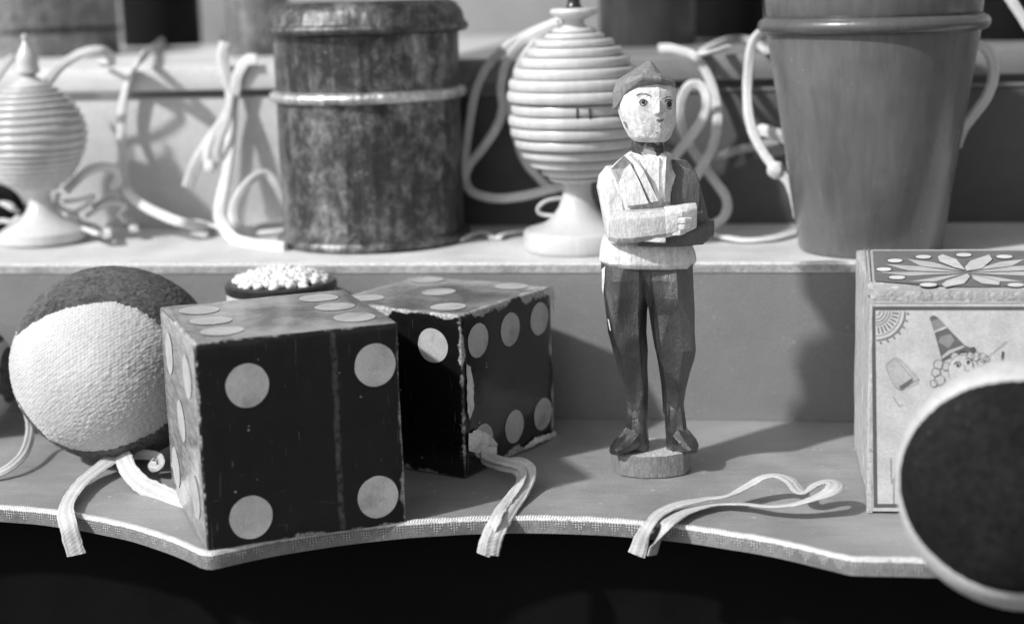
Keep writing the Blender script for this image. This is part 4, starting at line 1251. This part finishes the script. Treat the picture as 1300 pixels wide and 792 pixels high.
raised([(798, 196), (806, 192), (818, 218), (836, 256), (826, 258), (812, 226)], 0.065, 'lapel', MW['jacket'])
raised([(814, 199), (824, 194), (838, 200), (837, 256), (834, 256)], 0.035, 'shirt_front', MW['jacket'])
raised([(843, 190), (850, 199), (851, 256), (842, 256)], 0.075, 'lapel', MW['jacket'])
raised([(852, 203), (869, 201), (880, 214), (886, 232), (884, 262), (852, 262)], 0.02, 'jacket_panel', MW['dark'])
# arms
bm = B()
loft(bm, [(303, 771, 796, 22, 22), (290, 767, 796, 26, 17), (262, 762, 795, 29, 10), (238, 757, 795, 29, 3), (224, 760, 794, 27, 0), (212, 770, 791, 20, -2)], 8, 0.7, phase=.4)
carved('upper_arm', bm, MW['jacket'])
bm = B()
loft(bm, [(305, 872, 893, 20, 16), (294, 868, 899, 25, 14), (282, 866, 900, 27, 11), (258, 864, 894.5, 28, 6), (234, 862, 888, 27, 2), (216, 862, 882, 23, 0), (204, 864, 873, 14, -2)], 8, 0.7, phase=.4)
carved('upper_arm', bm, MW['dark'])
bm = B()
loftx(bm, [(903, 276, 297, 16, 16), (893, 274, 302, 24, 20), (872, 281, 305, 40, 16), (846, 287, 306, 46, 13), (826, 290, 306, 44, 10), (806, 296, 307, 36, 9)], 8)
carved('forearm', bm, MW['dark'])
bm = B()
loftx(bm, [(770, 272, 301, 20, 18), (779, 262, 303, 36, 20), (800, 260, 300, 50, 18), (826, 257, 295, 56, 16), (842, 255.5, 292, 57, 15)], 8)
carved('forearm', bm, MW['sleeve'])
bm = B()
loftx(bm, [(838, 254.5, 293, 58, 15), (852, 252.5, 290, 57, 14), (866, 251, 287, 53, 13), (878, 251, 282, 47, 10)], 8)
carved('hand', bm, MW['skin'])
bm = B()
for i, (a, b_y) in enumerate(((858, 262), (862, 270), (861, 278), (856, 285))):
    loftx(bm, [(a - 10, b_y - 4.6, b_y + 4.6, 65, 5), (a, b_y - 4.5, b_y + 4.5, 65.5, 5), (a + 10 - i, b_y - 3, b_y + 3, 61, 4)], 6)
carved('finger', bm, MW['skin'], bev=.003)
bm = B()
loftx(bm, [(838, 286, 300, 60, 8), (826, 288, 299, 62, 7), (812, 291, 298, 58, 5)], 6)
carved('hand', bm, MW['skin'], bev=.004)
# neck
bm = B()
loft(bm, [(203, 804, 843, 22, 2), (194, 802, 843, 22, 2), (184, 801, 844, 20, 2), (170, 803, 842, 18, 2)], 10, 0.8)
carved('scarf', bm, MW['scarf'])
# head
bm = B()
loft(bm, [(178, 803, 844, 25, 8), (172, 796, 850, 32, 7), (160, 789.5, 855, 37, 5), (146, 784, 857, 40, 3), (130, 780.5, 857.5, 42, 1), (114, 780, 857, 41.5, 0), (105, 784, 853, 37, -2), (99, 793, 844, 28, -5)], 11, 0.8, phase=0.18)
head_bvh = BVHTree.FromBMesh(bm)
head = carved('head', bm, MW['skin'])
def nosebit():
    bm = B()
    pts = []
    def on(px, py, lift):
        d = ray(px, py).normalized(); loc, nor, _, _ = head_bvh.ray_cast(cam_o, d); return loc - d * lift
    a = bm.verts.new(on(837, 124, .002)); b = bm.verts.new(on(828.5, 145, .001)); c = bm.verts.new(on(842.5, 145, .001)); e = bm.verts.new(on(837.5, 142.5, .075)); g = bm.verts.new(on(836, 148, -.004))
    for f in ((a, b, e), (a, e, c), (b, g, e), (e, g, c), (a, c, g, b)): bm.faces.new(f)
    bmesh.ops.recalc_face_normals(bm, faces=bm.faces[:])
    bmesh.ops.bevel(bm, geom=bm.edges[:], offset=.004, segments=2, affect='EDGES', clamp_overlap=True)
    return obj('nose', bm, MW['skin'], head, smooth=30)
ROOT[head] = ROOT[man]
nosebit()
def facemark(name, polys, mat, lift=.005):
    bm = B()
    for i, pl in enumerate(polys): decal(head_bvh, bm, pl, lift + i * .0008)
    return obj(name, bm, mat, head, smooth=0)
def stroke(pts, w):
    L, Rr = [], []
    for i, p in enumerate(pts):
        a = pts[max(0, i - 1)]; b = pts[min(len(pts) - 1, i + 1)]
        l = math.hypot(b[0] - a[0], b[1] - a[1]) or 1
        nx, ny = -(b[1] - a[1]) / l * w / 2, (b[0] - a[0]) / l * w / 2
        L.append((p[0] + nx, p[1] + ny)); Rr.append((p[0] - nx, p[1] - ny))
    return L + Rr[::-1]
facemark('eye', [stroke([(811.5, 131), (813.5, 127.5), (817, 126.5), (820.5, 128.5), (821.5, 131)], 1.5), stroke([(812, 132), (815, 134.4), (818.5, 134.2), (821, 131.5)], 1.0), ell(816.6, 130.2, 2.3, 2.6, 12)], MW['ink'])
facemark('eye', [stroke([(843, 129.5), (846, 127.2), (850, 127), (853, 128.5)], 1.5), ell(849, 132.6, 3.2, 4.4, 14), stroke([(845, 136), (848, 138.6), (852, 138)], 1.0)], MW['ink'])
facemark('eyebrow', [stroke([(808, 121.5), (813, 118.8), (819, 119), (826, 122)], 1.3)], MW['line'])
facemark('eyebrow', [stroke([(841, 126.5), (845, 123.5), (851, 123.6)], 1.3)], MW['line'])
facemark('mouth', [[(832.5, 152.6), (835.5, 151.3), (838, 152), (842, 150.8), (841, 154), (837, 155.2)]], MW['lip'])
facemark('chin_mark', [ell(834, 168.5, 1.6, 1.2, 8), ell(838.5, 161, .9, 1.6, 8)], MW['line'])
facemark('cheek_mark', [stroke([(793, 154), (795, 158), (796.5, 162)], 1.8)], MW['line'])
# cap: rim low at the back and left, brow band in front, ridge running front to back
bm = B()
rows = []
n = 12
for k_, (hw, dd, pl, pr_c, pf, pb_, cx, cf) in enumerate(((39.6, 42.5, 140, 110, 99.5, 140, 817.5, 0), (40, 43, 119, 106, 96, 116, 817.5, 0), (35, 40, 102.5, 100, 92, 97, 818.5, -1), (19, 34, 92, 94, 90, 88, 821.5, -3), (2, 22, 78, 78.5, 80, 81, 825, -4))):
    ring = []
    for q in range(n):
        a = 2 * PI * (q + .25) / n; ca, sa = math.cos(a), math.sin(a)
        wl, wr, wf, wb = max(-ca, 0) ** 2, max(ca, 0) ** 2, max(sa, 0) ** 2, max(-sa, 0) ** 2
        py = pl * wl + pr_c * wr + pf * wf + pb_ * wb
        ring.append(bm.verts.new(F(cx + hw * math.copysign(abs(ca) ** .85, ca), py, 0) + TOCAM * ((cf + dd * math.copysign(abs(sa) ** .85, sa)) / KF)))
    rows.append(ring)
for r0, r1 in zip(rows, rows[1:]):
    for q in range(n): bm.faces.new((r0[q], r0[(q + 1) % n], r1[(q + 1) % n], r1[q]))
bm.faces.new(rows[0]); bm.faces.new(rows[-1])
bmesh.ops.recalc_face_normals(bm, faces=bm.faces[:])
carved('cap', bm, MW['cap'], head, bev=.004)
# ------------------------------------------------------------------ blurred things on the top shelf
def back_can(name, label, cat, px, py_front, half, mats, rings=(), hz=1.1, seg=64, cap=True):
    fp = Zp(px, py_front, ZN1 + .001); k = ppu(fp); r = half / k
    c = fp - tocam(fp) * r; c.z = ZN1 + .001
    hz = min(hz, 3.2)
    root = thing(name, c, label, cat)
    bm = B(); lathe(bm, [(0, c.z), (r - .01, c.z), (r, c.z + .02), (r, c.z + hz - .02), (r - .02, c.z + hz), (0, c.z + hz)], c.xy, seg)
    obj('body', bm, MAT[mats[0]], root)
    for py in rings:
        z = Yp(px, py, c.y - r).z
        bm = B(); lathe(bm, [(r - .01, z - .04)] + arc((r - .008, z), .026, -90, 90, 6) + [(r - .01, z + .04)], c.xy, seg, caps=False)
        obj('band', bm, MAT[mats[1]], root)
    return root
back_can('tin_canister', 'wide blurred canister with a dark band at the top left corner', 'tin', 62, 74, 93, ('tin_back', 'tin_dark'), (40,), .72)
back_can('round_pot', 'black round pot beside the wide canister on the top shelf', 'pot', 207, 60, 50, ('pot_black', 'pot_black'), (), .74)
back_can('tin_canister', 'narrow grey canister on the top shelf just behind the stepped-lid tin', 'tin', 330, 72, 41, ('tin_back', 'tin_back'), (), .74)
back_can('round_pot', 'dark wooden pot on the top shelf behind the large ringed box', 'pot', 822, 60, 63, ('pot_dark', 'pot_dark'), (), .74)
back_can('round_pot', 'black pot on the top shelf left of the tall cup', 'pot', 925, 50, 48, ('pot_black', 'pot_black'), (), .74)
back_can('round_pot', 'black pot in the top right corner behind the tall cup', 'pot', 1290, 52, 60, ('pot_black', 'pot_black'), (), .74)

# ------------------------------------------------------------------ cords on the shelves
def Y(px, py, y):                # hanging cords lie close against the upright board
    return Yp(px, py, y if y < 1.1 else min(1.1 + (y - 1.1) * 1.4, 1.455))
def ZZ(px, py, h): return Zp(px, py, HS + h)
G1 = None
cord('cord', [Y(-14, 112, .95), Y(2, 90, .98), Y(12, 77, 1.0), Y(22, 74, 1.05), Y(36, 80, 1.15)], 'short cord curving behind the pointed finial at the left edge', .03, .022, normal=(0, -1, 0))
cord('cord', [Y(57, 112, 1.18), Y(66, 97, 1.15), Y(80, 82, 1.12), Y(104, 68, 1.12), Y(128, 64, 1.15), Y(140, 71, 1.2), Y(141, 81, 1.28), Y(128, 80, 1.36)], 'cord arching up from behind the smaller ringed box', .036, .026, normal=(0, -1, 0))
cord('cord', [Zp(212, 50, ZN1 + .06), Zp(198, 60, ZN1 + .04), Y(182, 72, 1.46), Y(168, 92, 1.42), Y(158, 122, 1.38), Y(154, 160, 1.34), Y(156, 205, 1.26), Y(160, 238, 1.15), Y(176, 257, 1.05), Y(203, 272, .98), Y(236, 284, .9), ZZ(272, 292, .02)],
     'long knotted cord hanging from the top shelf between the ringed box and the tin', .037, .028, normal=(0, -1, 0), knot=[(Zp(212, 50, ZN1 + .06), .055)])
cord('cord', [Y(286, 54, 1.42), Y(282, 74, 1.4), Y(287, 94, 1.38), Y(294, 122, 1.36), Y(293, 170, 1.3), Y(287, 222, 1.2), Y(279, 262, 1.08), Y(281, 282, .95), ZZ(297, 303, .03), ZZ(325, 311, .02), ZZ(362, 315, .02)],
     'doubled cord hanging left of the stepped-lid tin', .045, .028, normal=(0, -1, 0))
cord('cord', [Y(326, 76, 1.44), Y(313, 78, 1.4), Y(302, 96, 1.38), Y(297, 122, 1.36), Y(286, 150, 1.34), Y(268, 176, 1.3), Y(254, 198, 1.27), Y(243, 222, 1.25), Y(238, 238, 1.24)],
     'slack cord folded over the top shelf edge left of the tin', .045, .022, normal=(0, -1, 0))
cord('cord', [Y(270, 172, 1.25), Y(264, 186, 1.22), Y(262, 200, 1.2), Y(268, 214, 1.2), Y(276, 205, 1.22), Y(276, 188, 1.22), Y(283, 168, 1.24), Y(289, 148, 1.28), Y(293, 120, 1.34)],
     'looped cord with a knot in front of the pale board', .03, .022, normal=(0, -1, 0), knot=[(Y(268, 212, 1.2), .05)])
cord('cord', [Y(364, 262, 1.25), Y(352, 236, 1.2), Y(338, 221, 1.18), Y(322, 226, 1.15), Y(306, 243, 1.1), Y(297, 262, 1.05), Y(297, 281, .95), ZZ(312, 292, .06), ZZ(340, 287, .05), ZZ(366, 283, .04)],
     'cord curling out from behind the stepped-lid tin', .034, .024, normal=(0, -1, 0))
cord('cord', [ZZ(366, 292, .03), ZZ(338, 295, .03), ZZ(308, 296, .03), Y(283, 290, 1.0), Y(262, 284, 1.2), Y(240, 280, 1.3), Y(212, 281, 1.36)],
     'cord lying flat along the pale shelf left of the tin', .036, .02)
cord('cord', [Y(84, 242, 1.1), Y(98, 228, 1.08), Y(114, 216, 1.06), Y(134, 212, 1.06), Y(148, 218, 1.06), Y(150, 230, 1.08), Y(142, 238, 1.1)], 'cord looping up beside the foot of the smaller ringed box', .034, .024, normal=(0, -1, 0))
nest = [[(74, 246), (72, 258), (80, 266), (92, 270)], [(82, 256), (100, 254), (118, 250), (108, 262), (96, 270), (104, 282), (122, 288), (131, 300)], [(110, 274), (130, 262), (146, 258), (160, 262), (152, 272), (160, 282)],
        [(118, 262), (138, 250), (149, 246), (147, 254), (126, 264)], [(136, 300), (140, 286), (156, 274), (168, 282), (170, 292)], [(84, 270), (94, 284), (112, 292), (128, 298)]]
for i, ln in enumerate(nest):
    pts = [Y(x, y, .98 + .05 * i) if y < 284 else ZZ(x, y, .03 + .012 * i) for x, y in ln]
    lab = ['cord end tucked against the foot of the smaller ringed box', 'longest cord of the tangle right of the smaller ringed box', 'upper right cord of the tangle near the long knotted cord', 'short folded cord on top of the tangle', 'cord loop at the right end of the tangle', 'lowest cord of the tangle beside the small foot'][i]
    cord('cord', pts, lab, .034, .026, group='tangled cords between the small ringed box and the tin')
cord('cord', [Y(-12, 262, 1.2), Y(4, 258, 1.18), Y(16, 264, 1.16), Y(20, 268, 1.2)], 'upper pale cord at the left edge in front of the dark bundle', .04, .03)
cord('cord', [Y(-12, 286, 1.0), Y(2, 280, 1.0), Y(14, 282, 1.0), Y(24, 276, 1.05)], 'lower pale cord at the left edge in front of the dark bundle', .034, .026)
# dark rounded bundle at the left edge
d = ray(-6, 262); c = cam_o + d * ((HS + .16 - cam_o.z) / d.z)
c = Vector((Y(-4, 262, 1.34).x, 1.32, HS)); bm = B()
r = bmesh.ops.create_icosphere(bm, subdivisions=4, radius=.2)
for v in r['verts']: v.co = Vector((v.co.x * 1.35, v.co.y * .95, max(v.co.z * 1.0, -.17))) * (1 + .1 * mnoise.noise(v.co * 6)) + c + Vector((0, 0, .175))
tag(obj('cloth_bundle', bm, MAT['felt_black'], smooth=80), 'dark cloth bundle at the left edge behind the smaller ringed box', 'bundle')

cord('cord', [Y(716, 24, .62), Y(706, 29, .8), Y(684, 38, 1.0), Y(652, 54, 1.22), Y(624, 78, 1.34), Y(606, 108, 1.38), Y(597, 150, 1.36), Y(591, 195, 1.32), Y(590, 226, 1.28), Y(600, 244, 1.22), Y(630, 252, 1.18), Y(664, 249, 1.18), Y(696, 241, 1.2), Y(716, 236, 1.25)],
     'outermost long cord looping down left of the large ringed box', .034, .026, 'cord', normal=(0, -1, 0))
cord('cord', [Y(710, 31, .66), Y(692, 37, .8), Y(662, 54, 1.05), Y(643, 80, 1.2), Y(636, 112, 1.26), Y(638, 140, 1.28), Y(628, 166, 1.28), Y(610, 192, 1.3), Y(594, 212, 1.32), Y(586, 240, 1.34)],
     'middle cord crossing toward the tin left of the large ringed box', .034, .026, 'cord', normal=(0, -1, 0))
cord('cord', [Y(711, 35, .7), Y(700, 40, .78), Y(678, 56, .95), Y(662, 80, 1.05), Y(652, 110, 1.15), Y(650, 150, 1.25), Y(664, 200, 1.3), Y(684, 226, 1.32), Y(700, 242, 1.32)],
     'innermost cord running close behind the large ringed box', .032, .026, 'cord', normal=(0, -1, 0))
cord('cord', [ZZ(584, 305, .02), ZZ(602, 297, .03), ZZ(616, 295, .03), ZZ(626, 302, .02)], 'short cord end on the shelf right of the tin', .03, .02)
cord('cord', [ZZ(632, 302, .02), ZZ(640, 297, .03), ZZ(658, 294, .03), ZZ(684, 291, .02)], 'short cord end on the shelf touching the large foot', .03, .02)
cord('cord', [Y(722, 272, .9), Y(702, 274, .92), Y(686, 271, .92), Y(684, 263, .92), Y(694, 255, .92), Y(712, 252, .95), Y(722, 254, 1.0)], 'small cord loop beside the stem of the large ringed box', .03, .02, normal=(0, 0, 1))
cord('cord', [Zp(838, 62, ZN1 + .03), Zp(852, 62, ZN1 + .035), Y(878, 70, 1.42), Y(893, 86, 1.38), Y(905, 112, 1.34), Y(911, 148, 1.3), Y(906, 182, 1.22), Y(894, 208, 1.15), Y(880, 228, 1.1), Y(868, 244, 1.05)],
     'cord hanging from the top shelf just right of the carved head', .036, .024, normal=(0, -1, 0))
cord('cord', [Y(850, 208, 1.05), Y(862, 192, 1.05), Y(880, 170, 1.08), Y(894, 146, 1.12), Y(897, 122, 1.18), Y(888, 108, 1.2), Y(874, 110, 1.2), Y(864, 130, 1.2), Y(865, 160, 1.22), Y(879, 190, 1.25), Y(903, 224, 1.25), Y(922, 252, 1.2), Y(920, 274, 1.12), Y(902, 288, 1.05)],
     'cord making a narrow upright loop right of the carved man', .034, .022, normal=(0, -1, 0))
cord('cord', [Y(886, 216, 1.38), Y(905, 205, 1.38), Y(930, 193, 1.4), Y(960, 186, 1.4), Y(988, 180, 1.4)], 'grey cord running level across the board toward the tall cup', .032, .022, 'cord_dim', normal=(0, -1, 0))
cord('cord', [ZZ(886, 290, .02), ZZ(900, 296, .03), ZZ(920, 301, .03), ZZ(945, 305, .02), ZZ(980, 303, .02), ZZ(1012, 295, .02)], 'cord lying on the shelf between the carved man and the tall cup', .036, .02)
cord('cord', [Y(978, 36, 1.1), Y(966, 42, 1.05), Y(955, 56, 1.0), Y(950, 90, .98), Y(949, 130, .95), Y(955, 165, .9), Y(968, 192, .85), Y(984, 214, .8), Y(1000, 230, .78), Y(1008, 250, .8), Y(1014, 275, .85)],
     'knotted cord hanging down the left side of the tall cup', .034, .024, normal=(0, -1, 0), knot=[(Y(985, 216, .8), .055)])
cord('cord', [Y(1012, 186, 1.1), Y(998, 176, 1.1), Y(980, 169, 1.1), Y(966, 166, 1.15), Y(962, 172, 1.25)], 'short thick cord stub emerging behind the tall cup', .045, .034, normal=(0, -1, 0))
cord('cord', [Zp(975, 66, ZN1 + .03), Zp(950, 50, ZN1 + .03), Zp(925, 50, ZN1 + .03), Zp(900, 60, ZN1 + .03), Zp(891, 68, ZN1 + .03), Zp(905, 66, ZN1 + .04), Zp(925, 60, ZN1 + .05)], 'cord loop lying on the top shelf left of the tall cup', .036, .026)
cord('cord', [Y(1232, 62, .9), Y(1246, 58, .92), Y(1258, 72, .95), Y(1261, 98, .98), Y(1252, 124, 1.0), Y(1236, 146, 1.02), Y(1222, 166, 1.05), Y(1214, 186, 1.1)], 'cord loop on the right side of the tall cup', .036, .024, normal=(0, -1, 0))
cord('cord', [Y(1272, -18, 1.2), Y(1286, 4, 1.2), Y(1300, 26, 1.2), Y(1316, 52, 1.2)], 'slanting cord in the top right corner', .036, .026, normal=(0, -1, 0))

# ------------------------------------------------------------------ cotton tapes on the lower shelf
yl = lambda px, py, y: Yp(px, py, y)
cord('cotton_tape', [yl(97, 704, -2.10), yl(93, 690, -2.10), yl(87, 668, -2.09), Zp(83, 650, .02), Zp(88, 634, .03), Zp(102, 614, .045), Zp(122, 597, .06), Zp(142, 582, .085), Zp(150, 574, .10), Zp(156, 580, .105), Zp(163, 596, .09), Zp(178, 613, .05), Zp(198, 624, .025), Zp(222, 634, .018), Zp(246, 641, .018)],
     'flat tape hanging over the shelf edge under the white knitted ball', .05, .006, 'tape', 'tape', normal=(0, -.75, .65), follow=.12, nseg=16, jitter=.12)
cord('cotton_tape', [Zp(150, 577, .07), Zp(166, 576, .09), Zp(184, 577, .10), Zp(200, 580, .10), Zp(205, 587, .09), Zp(200, 592, .08), Zp(192, 591, .075), Zp(192, 586, .08)], 'curled tape end between the knitted ball and the nearest die', .03, .007, 'tape_grey', 'tape', normal=(0, -1, .2), follow=.3)
cord('cotton_tape', [Zp(34, 520, .26), Zp(38, 534, .2), Zp(38, 552, .13), Zp(31, 574, .09), Zp(14, 592, .06), Zp(-14, 606, .03)], 'thin tape dropping from the left side of the knitted ball', .028, .008, 'tape', 'tape', normal=(.6, -.6, .3))
# pleated tape from the torn corner of the second die
cord('cotton_tape', [die2_pt(.2, .15, .035), Zp(622, 579, .10), Zp(640, 585, .12), Zp(660, 588, .125), Zp(671, 596, .105), Zp(668, 612, .065), Zp(655, 634, .035), Zp(641, 655, .02), yl(630, 676, -2.01), yl(625, 692, -2.02), yl(623, 704, -2.02)],
     'right strand of the pleated tape from the torn corner of the second die', .042, .006, 'tape', 'tape', normal=(.3, -.8, .5), follow=.1, nseg=16, group='pleated tape of the torn die')
cord('cotton_tape', [die2_pt(.17, .13, .03), Zp(616, 581, .085), Zp(636, 588, .10), Zp(656, 594, .10), Zp(662, 606, .08), Zp(652, 624, .05), Zp(638, 643, .03), Zp(628, 660, .02), yl(619, 682, -2.0), yl(616, 692, -2.01), yl(614, 704, -2.01)],
     'left strand of the pleated tape from the torn corner of the second die', .038, .006, 'tape', 'tape', normal=(-.2, -.8, .5), follow=.1, nseg=16, group='pleated tape of the torn die')
# long looped tape in front of the carved man
cord('cotton_tape', [yl(808, 704, -1.945), yl(814, 688, -1.945), Zp(824, 667, .02), Zp(840, 650, .03), Zp(862, 640, .045), Zp(892, 634, .05), Zp(925, 629, .07), Zp(950, 616, .10), Zp(968, 606, .13), Zp(988, 604, .14), Zp(1004, 611, .13), Zp(1013, 622, .10), Zp(1022, 626, .10), Zp(1034, 616, .13), Zp(1050, 611, .15), Zp(1060, 615, .15), Zp(1054, 623, .14), Zp(1034, 632, .11), Zp(1008, 640, .08), Zp(978, 643, .055), Zp(945, 640, .04), Zp(912, 640, .03), Zp(885, 645, .03), Zp(862, 654, .03), Zp(844, 668, .025), yl(833, 688, -1.95), yl(828, 704, -1.95)],
     'looped white tape lying in front of the carved man', .043, .007, 'tape', 'tape', normal=(0, -1, .2), target=(.1, .25, 1), follow=.10, nseg=16, jitter=.06)

# ------------------------------------------------------------------ dust and crumbs are in the board materials; light
world = bpy.data.worlds.new('World'); scene.world = world
world.use_nodes = True
nt = world.node_tree
for n in list(nt.nodes): nt.nodes.remove(n)
sky = nt.nodes.new('ShaderNodeTexSky'); sky.sky_type = 'NISHITA'; sky.sun_disc = False
EL = math.radians(41); SUN_H = Vector((-0.75, -0.672, 0)).normalized()
sky.sun_elevation = EL
sky.sun_rotation = math.atan2(SUN_H.x, SUN_H.y)
sky.air_density = 1.0; sky.dust_density = 2.0
bw = nt.nodes.new('ShaderNodeRGBToBW'); bg = nt.nodes.new('ShaderNodeBackground'); wo = nt.nodes.new('ShaderNodeOutputWorld')
nt.links.new(sky.outputs[0], bw.inputs[0]); nt.links.new(bw.outputs[0], bg.inputs[0]); nt.links.new(bg.outputs[0], wo.inputs[0])
bg.inputs[1].default_value = 0.15
sd = bpy.data.lights.new('sun', 'SUN'); sd.energy = 4.1; sd.angle = math.radians(2.4); sd.color = (1, 1, 1)
so = bpy.data.objects.new('sun', sd); col.objects.link(so)
ldir = -(SUN_H * math.cos(EL) + Vector((0, 0, math.sin(EL))))
so.rotation_euler = ldir.to_track_quat('-Z', 'Y').to_euler()
so.location = (-20, -15, 20)

# ------------------------------------------------------------------ camera object
cd = bpy.data.cameras.new('camera'); cam = bpy.data.objects.new('camera', cd); col.objects.link(cam)
cd.sensor_width = 36; cd.sensor_fit = 'HORIZONTAL'
cd.lens = 36 * FPX / 1300
cd.shift_x = 0; cd.shift_y = -(396 - PCY) / 1300
fwd = ray(PCX, PCY).normalized(); rt_ = (ray(PCX + 100, PCY) - ray(PCX, PCY)).normalized(); up = rt_.cross(fwd)
cam.matrix_world = Matrix(((rt_.x, up.x, -fwd.x, cam_o.x), (rt_.y, up.y, -fwd.y, cam_o.y), (rt_.z, up.z, -fwd.z, cam_o.z), (0, 0, 0, 1)))
cam.location = cam_o
cd.dof.use_dof = True
cd.dof.focus_distance = 8.3 * S
cd.dof.aperture_fstop = cd.lens / 1000 / (0.12 * S)
cd.clip_start = 0.005; cd.clip_end = 200
scene.camera = cam

# ------------------------------------------------------------------ to real size
done = set()
for o in scene.objects:
    o.location = o.location * S
    if o.type == 'MESH' and o.data.name not in done:
        done.add(o.data.name); o.data.transform(Matrix.Scale(S, 4))
scene.view_settings.view_transform = 'Standard'; scene.view_settings.look = 'None'; scene.view_settings.exposure = 0
scene.render.engine = 'CYCLES'
scene.cycles.max_bounces = 8
scene.cycles.use_denoising = True
scene.render.resolution_x, scene.render.resolution_y = 1024, 623
